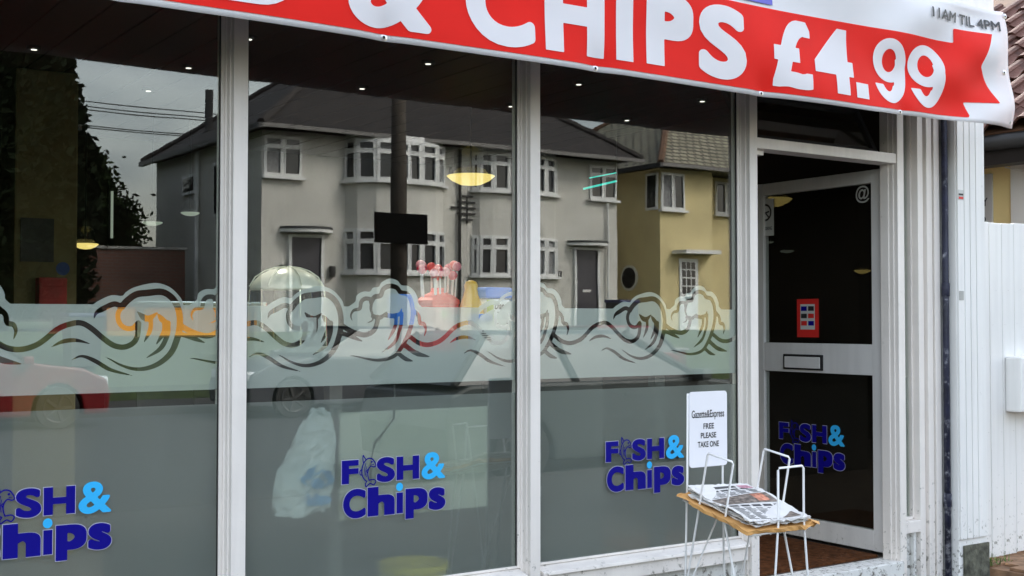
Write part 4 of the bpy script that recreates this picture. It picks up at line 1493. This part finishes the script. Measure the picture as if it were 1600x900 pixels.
MB().box(2.928, 3.055, .24, .36, 1.291, 1.515).build('body', M_TUBW, tb1, bev=.012)
MB().box(2.920, 3.062, .232, .368, 1.516, 1.565).build('lid', M_LIDB, tb1, bev=.010)
MB().box(2.930, 2.965, .2375, .2392, 1.40, 1.51).build('label_print', M_LIME, tb1)
flat('label_text', fit2d(text2d('Dianed', .02), 2.972, 3.048, 1.468, 1.500), M_BLACKP, tb1, (0, .2380, 0), (1, 0, 0))
for k in range(5):
    MB().box(2.985, 3.040, .2375, .2392, 1.405 + k * .012, 1.409 + k * .012).build('label_line', M_INK, tb1)
tb2 = thing('wipes_tub', 'pale blue and white tub beside the deep blue lidded tub', 'tub', (3.13, .3, 1.29))
MB().box(3.075, 3.195, .25, .36, 1.291, 1.50).build('body', M_TUBW, tb2, bev=.012)
MB().box(3.068, 3.202, .243, .367, 1.501, 1.548).build('lid', M_TUBL, tb2, bev=.010)
MB().box(3.085, 3.185, .2475, .2492, 1.44, 1.495).build('label_print', M_LIDB, tb2)
bc = thing('blue_carton', 'blue and red carton behind the wave film beside the lollipop tub', 'carton', (2.55, .32, 1.29))
MB().box(2.505, 2.60, .28, .36, 1.40, 1.53).build('upper_face', M_LIDB, bc, bev=.003)
MB().box(2.505, 2.60, .28, .36, 1.291, 1.399).build('lower_face', M_REDBOX, bc, bev=.003)

bg_ = thing('carrier_bag', 'white polythene carrier bag with blue print hanging behind the frosted glass', 'bag', (1.98, .07, .69))
rows = [(.690, 1.868, 2.090), (.72, 1.862, 2.094), (.78, 1.868, 2.100), (.85, 1.885, 2.108), (.92, 1.918, 2.112), (.98, 1.950, 2.112), (1.03, 1.985, 2.100), (1.06, 2.010, 2.088), (1.078, 2.028, 2.052)]
rb_ = random.Random(5)
vv, ff, sgn = [], [], 28
rows = [tuple(p + (q - p) * t for p, q in zip(r0, r1)) for r0, r1 in zip(rows[:-1], rows[1:]) for t in (0, .5)] + [rows[-1]]
for z, a, b in rows:
    for k in range(sgn):
        t = 2 * math.pi * k / sgn
        vv.append(((a + b) / 2 + (b - a) / 2 * math.cos(t) + rb_.uniform(-.011, .011), .062 + .036 * math.sin(t) * (1 + rb_.uniform(-.32, .22)), z + rb_.uniform(-.014, .014)))
for i in range(len(rows) - 1):
    for k in range(sgn):
        ff.append((i * sgn + k, i * sgn + (k + 1) % sgn, (i + 1) * sgn + (k + 1) % sgn, (i + 1) * sgn + k))
ff += [tuple(range(sgn))[::-1], tuple(range((len(rows) - 1) * sgn, len(rows) * sgn))]
MB().add(vv, ff).build('bag_body', M_BAG, bg_)
xs = np.arange(1.93, 2.11, .004)
X_, Z_ = np.meshgrid(xs, np.arange(.70, .90, .004))
th_ = np.arctan2(Z_ - .80, X_ - 2.02)
F_ = np.abs(np.hypot((X_ - 2.02) / 1.0, (Z_ - .80) / 1.3) - .050 - .008 * np.sin(5 * th_) - .006 * np.sin(9 * th_ + 1)) - .007 - .007 * np.sin(3 * th_ + .5)
F_ = np.minimum(F_, np.abs(np.hypot(X_ - 2.03, Z_ - .815) - .03 - .006 * np.sin(7 * th_)) - .003)
F_ = np.minimum(F_, np.hypot(X_ - 2.02, (Z_ - .80) / .8) - .026)
F_ = np.minimum(F_, np.hypot((X_ - 2.03) / 1.0, (Z_ - .735) / .35) - .05)
flat('bag_print', contour2d(X_, Z_, F_), M_BAGB, bg_, (0, .0130, 0), (1, 0, 0))
cb = MB().tube([(2.365, .035, 1.25), (2.355, .03, 1.03), (2.30, .025, .97), (2.266, .022, .943), (2.25, .025, .86), (2.255, .03, .70)], .0045, 6).build('dangling_cable', M_IRON)
tag(cb, 'thin dark cable dangling behind the frosted glass from the counter', 'cable')
yb_ = thing('yellow_bucket', 'yellow plastic bucket rim showing low behind the frosted glass', 'bucket', (2.53, .185, .17))
MB().lathe((2.53, .185, .166), [(.12, 0), (.140, .228), (.150, .234), (.150, .258), (.134, .258), (.11, .02)], 24).build('bucket', M_YEL, yb_, smooth=False)

# ================================================================== ACROSS THE STREET (seen mirrored in the glass)
YH = -21.0


def win(parent, x0, x1, z0, z1, y, cols, tops, dirv=1, pane_m=None, openers=()):
    """casement window on a wall facing +Y at y; cols = relative widths, tops = which lights have a fanlight"""
    f = MB()
    t = .05
    f.box(x0, x1, y + .002, y + .05, z0, z0 + t).box(x0, x1, y + .002, y + .05, z1 - t, z1)
    tot = sum(cols)
    xx = x0
    edges = [x0]
    for c in cols:
        xx += (x1 - x0) * c / tot
        edges.append(xx)
    for i, e in enumerate(edges):
        a = e if i == 0 else e - t / 2
        b = e + t if i == 0 else (e if i == len(edges) - 1 else e + t / 2)
        if i == len(edges) - 1:
            a = e - t
        f.box(a, b, y + .003, y + .049, z0 + t, z1 - t)
    zt = z0 + (z1 - z0) * .70
    for i, tp_ in enumerate(tops):
        if tp_:
            f.box(edges[i] + t / 2, edges[i + 1] - t / 2, y + .004, y + .048, zt, zt + t)
    w_ = f.build('window', M_UPVC, parent)
    for i in range(len(cols)):
        MB().box(edges[i] + t / 2, edges[i + 1] - t / 2, y + .012, y + .02, z0 + t, z1 - t).build('pane', pane_m or (M_PANE if random.random() < .7 else M_CURT), w_)
        for z_a, z_b in ([(z0 + t, zt), (zt + t, z1 - t)] if tops[i] else [(z0 + t, z1 - t)]):
            s_ = MB()
            a, b = edges[i] + t * .7, edges[i + 1] - t * .7
            q = .024
            s_.box(a, b, y + .02, y + .06, z_a, z_a + q).box(a, b, y + .02, y + .06, z_b - q, z_b).box(a, a + q, y + .02, y + .06, z_a + q, z_b - q).box(b - q, b, y + .02, y + .06, z_a + q, z_b - q)
            s_.build('sash', M_UPVC, w_)
    MB().box(x0 - .06, x1 + .06, y + .001, y + .14, z0 - .06, z0 - .001).build('window_sill', M_UPVC, w_)
    return w_


def facet_win(parent, p, q, z0, z1, two, top=True):
    """window on a bay facet from p to q (xy), facing the street"""
    p, q = Vector((p[0], p[1], 0)), Vector((q[0], q[1], 0))
    L_ = (q - p).length
    ang = math.atan2(q.y - p.y, q.x - p.x)
    xf = Matrix.Translation(p) @ Matrix.Rotation(ang, 4, 'Z')
    f, gl = MB(), MB()
    t = .045
    f.box(0, L_, -.02, .05, z0, z0 + .05).box(0, L_, -.02, .05, z1 - .05, z1)
    f.box(0, t, -.02, .05, z0 + .05, z1 - .05).box(L_ - t, L_, -.02, .05, z0 + .05, z1 - .05)
    if two:
        f.box(L_ / 2 - t / 2, L_ / 2 + t / 2, -.02, .05, z0 + .05, z1 - .05)
    zt = z0 + (z1 - z0) * .68
    f.box(t, L_ - t, -.019, .049, zt, zt + .06)
    w_ = f.build('window', M_UPVC, parent, xf=xf)
    gl.box(t, L_ - t, -.01, .0, z0 + .05, z1 - .05)
    gl.build('pane', M_PANE if random.random() < .7 else M_CURT, w_, xf=xf)
    for a, b in ([(t, L_ / 2 - t / 2), (L_ / 2 + t / 2, L_ - t)] if two else [(t, L_ - t)]):
        for za, zb in ((z0 + .05, zt), (zt + .06, z1 - .05)):
            s_ = MB()
            q_ = .022
            s_.box(a, b, .0, .06, za, za + q_).box(a, b, .0, .06, zb - q_, zb).box(a, a + q_, .0, .06, za + q_, zb - q_).box(b - q_, b, .0, .06, za + q_, zb - q_)
            s_.build('sash', M_UPVC, w_, xf=xf)
    MB().box(-.04, L_ + .04, -.02, .13, z0 - .06, z0 - .001).build('window_sill', M_UPVC, w_, xf=xf)


def hip_roof(parent, x0, x1, y0, y1, z, rise, m, hm=None):
    """y0 rear, y1 street side"""
    d = (y1 - y0) / 2
    ym = (y0 + y1) / 2
    a, b = x0 + d, x1 - d
    o = MB().add([(x0, y0, z), (x1, y0, z), (x1, y1, z), (x0, y1, z), (a, ym, z + rise), (b, ym, z + rise)],
                 [(3, 2, 5, 4), (1, 0, 4, 5), (2, 1, 5), (0, 3, 4), (0, 1, 2, 3)]).build('roof', m, parent)
    for e, f in (((x0, y1, z), (a, ym, z + rise)), ((x1, y1, z), (b, ym, z + rise)), ((x0, y0, z), (a, ym, z + rise)), ((a, ym, z + rise), (b, ym, z + rise))):
        n = 22
        MB().tube([Vector(e).lerp(Vector(f), i / n) + Vector((0, 0, .02 * (i % 2))) for i in range(n + 1)], .10, 6).build('hip_tiles', hm or M_HIPT, o)
    MB().box(x0 - .02, x1 + .02, y1 - .01, y1 + .09, z - .10, z - .01).build('gutter', M_GUT, o)
    MB().box(x0 - .10, x0 + .0, y0, y1 + .10, z - .13, z - .01).build('gutter', M_IRON, o)
    return o


# ---- the pair of rendered houses
hs1 = thing('semi_detached_house', 'pale rendered pair of houses with curved bays reflected in the shop windows', 'building', (15.57, -24, 1.2))
HX0, HX1, XM = 10.58, 20.56, 15.57
MB().box(HX0, HX1, -28.2, YH, .8, 5.66).build('wall', M_RENDER, hs1)
hip_roof(hs1, HX0 - .25, HX1 + .42, -28.6, YH + .55, 5.72, 3.0, M_TILE1, M_HIPD)
for xx, zt in ((15.57, 10.2),):
    ch_ = MB().box(xx - .35, xx + .35, -25.2, -24.6, 6.2, zt).build('chimney', M_BRICK, hs1)
MB().tube([(11.05, -25.6, 5.9), (11.05, -25.6, 7.3)], .11, 8).build('flue', M_IRON, hs1)
for sgn in (1, -1):
    def mxx(x):
        return XM + (x - XM) * sgn if sgn > 0 else 2 * XM - x
    def span(a, b):
        a, b = mxx(a), mxx(b)
        return (min(a, b), max(a, b))
    # corner window upstairs
    a, b = span(10.62, 11.50)
    win(hs1, a, b, 4.63, 5.54, YH, (1, 1), (1, 1))
    # doorway, curved canopy
    a, b = span(11.27, 11.97)
    dr = MB().box(a, b, YH + .001, YH + .03, 1.2, 3.30).build('door', M_DDOOR, hs1)
    MB().box(a - .07, a, YH + .002, YH + .08, 1.2, 3.36).build('door_frame', M_UPVC, dr)
    MB().box(b, b + .07, YH + .002, YH + .08, 1.2, 3.36).build('door_frame', M_UPVC, dr)
    MB().box(a, b, YH + .002, YH + .08, 3.30, 3.37).build('door_frame', M_UPVC, dr)
    MB().box((a + b) / 2 - .13, (a + b) / 2 + .13, YH + .031, YH + .045, 2.18, 2.25).build('letter_plate', M_STEEL, dr)
    cm = (a + b) / 2
    cp_ = [(cm + .62 * math.cos(math.pi * k / 10), YH + .48 * math.sin(math.pi * k / 10)) for k in range(11)]
    MB().prism(cp_, 'Z', 3.40, 3.47).build('canopy', M_UPVC, hs1)
    MB().prism([(x, y * 1.0 + .02) for x, y in cp_], 'Z', 3.475, 3.52).build('canopy_lead', M_SLATE, hs1)
    # curved two-storey bay
    px = [(12.60, YH), (12.74, YH + .34), (13.10, YH + .58), (13.55, YH + .66), (14.20, YH + .66), (14.65, YH + .58), (14.98, YH + .34), (15.12, YH)]
    px = [(mxx(x), YH + (y - YH) * (1 if sgn > 0 else .4)) for x, y in px]
    if sgn < 0:
        px = px[::-1]
    for z0, z1 in ((.8, 2.50), (3.53, 4.57)):
        MB().prism(px, 'Z', z0, z1).build('bay_wall', M_RENDER, hs1, smooth=False)
    MB().prism(px, 'Z', 5.58, 5.71).build('bay_head', M_UPVC, hs1)
    cxm = (px[0][0] + px[-1][0]) / 2
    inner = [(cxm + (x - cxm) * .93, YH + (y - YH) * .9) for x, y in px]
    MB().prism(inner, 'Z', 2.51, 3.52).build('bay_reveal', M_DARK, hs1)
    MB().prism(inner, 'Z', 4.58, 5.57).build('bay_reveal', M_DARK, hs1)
    for z0, z1 in ((2.56, 3.525), (4.63, 5.575)):
        for i in range(7):
            facet_win(hs1, px[i], px[i + 1], z0, z1, i == 3)
# left house side: small windows, pipe, side window; downpipe at the party wall; ironwork; number
MB().tube([(XM + .05, YH + .07, .9), (XM + .05, YH + .07, 5.6)], .04, 8).build('downpipe', M_IRON, hs1)
MB().tube([(20.2, YH + .07, .9), (20.2, YH + .07, 4.6)], .03, 8).build('downpipe', M_UPVC, hs1)
for yy, z0, z1 in ((-23.4, 3.9, 5.2), (-25.6, 4.6, 5.1)):
    s_ = MB().box(HX0 - .05, HX0 - .002, yy - .45, yy + .45, z0, z1).build('window', M_UPVC, hs1)
    MB().box(HX0 - .06, HX0 - .051, yy - .37, yy + .37, z0 + .08, z1 - .08).build('pane', M_PANE, s_)
MB().tube([(HX0 - .08, -24.9, 1.2), (HX0 - .08, -24.9, 5.6)], .06, 8).build('soil_pipe', M_UPVC, hs1)
for k, (hw, dz) in enumerate(((.15, .29), (.30, .145), (.48, 0), (.30, -.145), (.15, -.29))):
    MB().box(15.86 - hw, 15.86 + hw, YH + .02, YH + .06, 4.18 + dz - .022, 4.18 + dz + .022).build('wall_ironwork', M_IRON, hs1)
MB().box(15.84, 15.88, YH + .01, YH + .03, 3.8, 4.5).build('ironwork_stem', M_IRON, hs1)
MB().box(18.47, 18.70, YH + .001, YH + .02, 2.53, 2.72).build('number_plaque', M_IRON, hs1)
flat('house_number', fit2d(text2d('19', .02), -.06, .06, 2.56, 2.69), M_UPVC, hs1, (18.585, YH + .021, 0), (-1, 0, 0))
for x in (11.05, 12.25):
    MB().box(x - .05, x + .05, YH + .01, YH + .12, 2.45, 2.68).build('wall_lamp', M_IRON, hs1)

# ---- the yellow house
hs2 = thing('detached_house', 'yellow rendered house with lichened tile roof reflected in the shop window', 'building', (26, -24, 1.2))
MB().box(22.08, 24.0, -28.5, YH, .8, 5.62).build('wall', M_YRENDER, hs2)
MB().box(24.001, 31.5, -28.5, YH - .8, .8, 5.62).build('wall', M_YRENDER, hs2)
hip_roof(hs2, 21.70, 32.0, -28.9, YH + .45, 5.70, 3.1, M_TILE2)
win(hs2, 22.10, 22.95, 4.48, 5.50, YH, (1, 1), (0, 0))
s_ = MB().box(22.02, 22.075, -21.55, -21.06, 4.48, 5.50).build('window', M_UPVC, hs2)
MB().box(22.012, 22.019, -21.48, -21.12, 4.55, 5.43).build('pane', M_PANE, s_)
win(hs2, 24.85, 26.1, 4.55, 5.50, YH - .8, (1, 1, 1), (0, 0, 0))
dr = MB().box(22.75, 23.45, YH + .001, YH + .03, 1.2, 3.18).build('door', M_UPVC, hs2)
for i in range(3):
    for j in range(4):
        MB().box(22.84 + i * .18, 22.98 + i * .18, YH + .031, YH + .036, 2.2 + j * .23, 2.39 + j * .23).build('pane', M_PANE, dr)
MB().box(22.95, 23.25, YH + .031, YH + .045, 2.04, 2.12).build('letter_plate', M_IRON, dr)
MB().prism([(22.5, YH), (23.95, YH), (23.85, YH + .5), (22.6, YH + .5)], 'Z', 3.30, 3.40).build('canopy', M_UPVC, hs2)
MB().lathe((0, 0, 0), [(.36, 0), (.36, .04), (.30, .04)], 24).build('round_window', M_UPVC, hs2, xf=Matrix.Translation((22.078, -22.3, 2.65)) @ Matrix.Rotation(R(-90), 4, 'Y'))
MB().lathe((0, 0, 0), [(.29, 0), (.29, .05)], 24).build('round_pane', M_PANE, hs2, xf=Matrix.Translation((22.078, -22.3, 2.65)) @ Matrix.Rotation(R(-90), 4, 'Y'))
MB().tube([(21.98, -24.2, 1.2), (21.98, -24.2, 4.3)], .05, 8).build('soil_pipe', M_IRON, hs2)
MB().tube([(21.98, -24.2, 3.3), (21.98, -23.0, 3.75)], .05, 8).build('soil_pipe', M_IRON, hs2)

# ---- trees left of the houses


def tree(name, label, x, y, z, h, r, m, conif, n, seed):
    t = thing(name, label, 'tree', (x, y, z))
    rr = random.Random(seed)
    MB().tube([(x, y, z - .3), (x + .05, y, z + h * .4), (x, y, z + h * .92)], .22, 8, .03).build('trunk', M_BARK, t)
    br = MB()
    for k in range(14):
        a, q = rr.random() * 6.28, rr.uniform(.15, .85)
        e = r * (1 - q if conif else .8) * .8
        br.tube([(x, y, z + h * q), (x + e * math.cos(a), y + e * math.sin(a), z + h * q + (e * .1 if conif else e * .6))], .05, 5, .015)
    br.build('limbs', M_BARK, t)
    lv = MB()
    cl = [(rr.random() * 6.28, rr.random(), rr.random()) for _ in range(70)]
    for k in range(n):
        c = cl[rr.randrange(70)]
        if conif:
            q = min(.99, max(.01, rr.random()))
            R_ = r * (1 - q ** 2.6) * (.92 + .12 * math.sin(9 * q + c[0] * 3)) * (.35 + .65 * math.sqrt(rr.random()))
            a = rr.random() * 6.28
            px_, py_, pz_ = x + R_ * math.cos(a), y + R_ * math.sin(a), z + h * (.03 + .97 * q)
        else:
            th = math.acos(1 - 2 * c[1])
            px_ = x + r * (.55 + .45 * c[2]) * math.sin(th) * math.cos(c[0]) + rr.gauss(0, r * .13)
            py_ = y + r * (.55 + .45 * c[2]) * math.sin(th) * math.sin(c[0]) + rr.gauss(0, r * .13)
            pz_ = z + h * .62 + h * .36 * math.cos(th) + rr.gauss(0, h * .05)
        s = rr.uniform(.10, .22) if conif else rr.uniform(.06, .13)
        u = Vector((rr.gauss(0, 1), rr.gauss(0, 1), rr.gauss(0, 1))).normalized()
        v = u.orthogonal().normalized()
        p = Vector((px_, py_, pz_))
        lv.add([p - u * s, p + v * s * .5, p + u * s, p - v * s * .5], [(0, 1, 2, 3)])
    lv.build('crown', m, t)
    return t


tree('conifer_tree', 'tall dark conifer standing beside the brick garden wall', 6.0, -25.0, 1.2, 9.6, 2.2, M_LEAF, True, 40000, 1)
tree('conifer_tree', 'broad dark conifer filling the gap left of the tall conifer', 2.6, -24.5, 1.2, 11.5, 2.8, M_LEAF, True, 40000, 2)
tree('garden_tree', 'round leafy tree between the conifers and the pale house', 8.1, -28.0, 1.2, 4.6, 1.6, M_LEAF2, False, 20000, 3)
tree('garden_tree', 'dark leafy tree far behind the pale house side wall', 11.2, -40.0, 1.2, 4.6, 2.6, M_LEAF2, False, 20000, 4)
tree('conifer_tree', 'dark conifer at the far left end of the hedge of trees', -0.6, -25.5, 1.2, 10.5, 2.8, M_LEAF, True, 20000, 5)

gwl = thing('garden_wall', 'low red brick garden wall across the road', 'wall', (8.6, -23.5, 1.2))
MB().box(7.6, 9.9, -24.2, -23.98, .9, 3.1).build('brickwork', M_BRICK, gwl)
MB().box(7.55, 9.95, -24.25, -23.93, 3.101, 3.16).build('coping', M_CONC, gwl)
bw = thing('boundary_wall', 'low red brick boundary wall along the far pavement', 'wall', (12, -18.3, 0))
MB().box(9.8, 20.5, -18.45, -18.25, 0, .75).build('wall', M_BRICK, bw)
MB().box(9.75, 20.55, -18.5, -18.2, .751, .80).build('coping', M_CONC, bw)


def bin_(x, y, z, label):
    t = thing('wheelie_bin', label, 'bin', (x, y, z))
    MB().prism([(x - .26, z + .04), (x + .26, z + .04), (x + .30, z + .95), (x - .30, z + .95)], 'Y', y - .3, y + .3).build('body', M_IRON, t, bev=.02)
    MB().box(x - .33, x + .33, y - .34, y + .34, z + .951, z + 1.03).build('lid', M_BINB, t, bev=.03)


bin_(6.25, -17.5 - 1.6, .55, 'black wheelie bin with a blue lid before the conifers')
bin_(19.9, -20.0, .95, 'black wheelie bin with a blue lid beside the pale house door')

# ---- telegraph pole with black board
po = thing('telegraph_pole', 'dark wooden telegraph pole carrying a black board across the road', 'pole', (11.55, -16.6, 0))
MB().tube([(11.55, -16.6, -.1), (11.55, -16.6, 9.0)], .17, 12, .13).build('pole', M_WOODP, po, smooth=True)
MB().box(10.92, 12.05, -16.42, -16.36, 2.92, 3.50).build('board', M_BOARD, po)
MB().box(10.9, 11.95, -16.64, -16.56, 8.4, 8.5).build('crossarm', M_WOODP, po)

# ---- overhead wires
for i, (z0, yy) in enumerate(((7.66, -31.0), (7.55, -31.2), (7.44, -31.1), (7.02, -31.3), (6.93, -31.1))):
    wv = MB().tube([(-30 + 4.0 * k, yy, z0 + .012 * (k - 10) ** 2 * .2 - .0) for k in range(21)], .018, 5).build('overhead_wire', M_IRON)
    tag(wv, 'thin black overhead wire stretched behind the houses across the road', 'wire', 'overhead wires')


# ---- parked cars
def car(label, x, y, z, L_, face, paint, name='parked_car', hgt=1.46, wid=1.72):
    """face=+1: nose towards +X. y is the middle of the car."""
    t = thing(name, label, 'car', (x, y, z))
    xf = Matrix.Translation((x, y, z)) @ Matrix.Diagonal((face, 1, 1, 1))
    h = L_ / 2
    wx = (h * .62, -h * .62)
    wr = .31
    # lower body: sections along the length with wheel-arch cut-outs on the side polygon
    side = [(-h, .34), (-h - .03, .55), (-h + .04, .86), (-h + .25, .95), (h * .42, .96), (h * .80, .86), (h * .97, .70), (h, .50), (h - .02, .28)]
    arch = []
    for cx in wx:
        arch += [(cx + (wr + .055) * math.cos(math.pi * k / 8), .30 + (wr + .055) * math.sin(math.pi * k / 8)) for k in range(9)]
    low = [(h - .02, .22), (wx[0] + wr + .06, .20)] + arch[:9] + [(wx[0] - wr - .06, .20), (wx[1] + wr + .06, .20)] + arch[9:] + [(wx[1] - wr - .06, .20), (-h, .22)]
    MB().prism(side + low, 'Y', -wid / 2, wid / 2).build('body', paint, t, bev=.035, xf=xf)
    # cabin
    bz, tz = .945, hgt
    cab_b = [(-h + .10, -wid / 2 + .05), (h * .44, -wid / 2 + .05), (h * .44, wid / 2 - .05), (-h + .10, wid / 2 - .05)]
    cab_t = [(-h + .55, -wid / 2 + .22), (h * .02, -wid / 2 + .22), (h * .02, wid / 2 - .22), (-h + .55, wid / 2 - .22)]
    MB().add([p + (bz,) for p in cab_b] + [p + (tz - .03,) for p in cab_t], [(0, 3, 2, 1), (4, 5, 6, 7), (0, 1, 5, 4), (1, 2, 6, 5), (2, 3, 7, 6), (3, 0, 4, 7)]).build('glasshouse', M_CARGL, t, xf=xf)
    MB().add([(p[0], p[1], tz - .035) for p in cab_t] + [(p[0] * .96, p[1] * .92, tz + .01) for p in cab_t], [(0, 3, 2, 1), (4, 5, 6, 7), (0, 1, 5, 4), (1, 2, 6, 5), (2, 3, 7, 6), (3, 0, 4, 7)]).build('roof', paint, t, bev=.02, xf=xf)
    for sy in (-1, 1):
        for fx in (0.0, .46, 1.0):
            pb = (cab_b[0][0] + (cab_b[1][0] - cab_b[0][0]) * fx, sy * (wid / 2 - .05), bz)
            pt = (cab_t[0][0] + (cab_t[1][0] - cab_t[0][0]) * fx, sy * (wid / 2 - .22), tz - .02)
            MB().tube([pb, pt], .04, 6).build('pillar', M_RUBBER, t, xf=xf)
        for cx in wx:
            w_ = MB().lathe((0, 0, 0), [(wr, -.09), (wr, .09)], 24).build('tyre', M_RUBBER, t, bev=.02, xf=xf @ Matrix.Translation((cx, sy * (wid / 2 - .09), .31)) @ Matrix.Rotation(R(90), 4, 'X'))
            sp = MB()
            for k in range(5):
                a = k * 2 * math.pi / 5
                sp.tube([(0, 0, 0), (.2 * math.cos(a), .2 * math.sin(a), 0)], .028, 6)
            sp.lathe((0, 0, -.015), [(.05, 0), (.05, .03)], 12)
            for k in range(24):
                a, b = 2 * math.pi * k / 24, 2 * math.pi * (k + 1) / 24
                sp.tube([(.205 * math.cos(a), .205 * math.sin(a), 0), (.205 * math.cos(b), .205 * math.sin(b), 0)], .016, 5)
            sp.build('rim', M_RIM, w_, xf=xf @ Matrix.Translation((cx, sy * (wid / 2 + .002), .31)) @ Matrix.Rotation(R(90), 4, 'X'))
        MB().box(-.12, .08, sy * (wid / 2) - .012, sy * (wid / 2) + .022, .80, .83).build('door_handle', paint if paint != M_CARDARK else M_RIM, t, xf=xf)
        MB().box(h - .22, h - .01, sy * (wid / 2 - .26) - .18, sy * (wid / 2 - .26) + .18, .60, .74).build('headlight', M_LAMPGL, t, bev=.03, xf=xf)
        MB().box(h * .36, h * .36 + .14, sy * (wid / 2 + .08) - .09, sy * (wid / 2 + .08) + .09, .93, 1.05).build('wing_mirror', paint, t, bev=.03, xf=xf)
    MB().box(h - .05, h + .03, -.25, .25, .36, .47).build('number_plate', M_CARD, t, xf=xf)
    return t


car('red hatchback parked across the road facing the white houses', 3.35, -14.85, -.12, 3.9, 1, M_CARRED)
car('dark grey hatchback parked across the road before the telegraph pole', 9.5, -14.9, -.12, 4.1, -1, M_CARDARK)
car('grey green estate car parked at the kerb outside the shop', 8.03, -6.2, -.12, 4.4, 1, M_CARSIL, hgt=1.44)
car('red hatchback parked across the road behind the dark grey hatchback', 14.6, -14.9, -.12, 3.9, -1, M_CARRED)
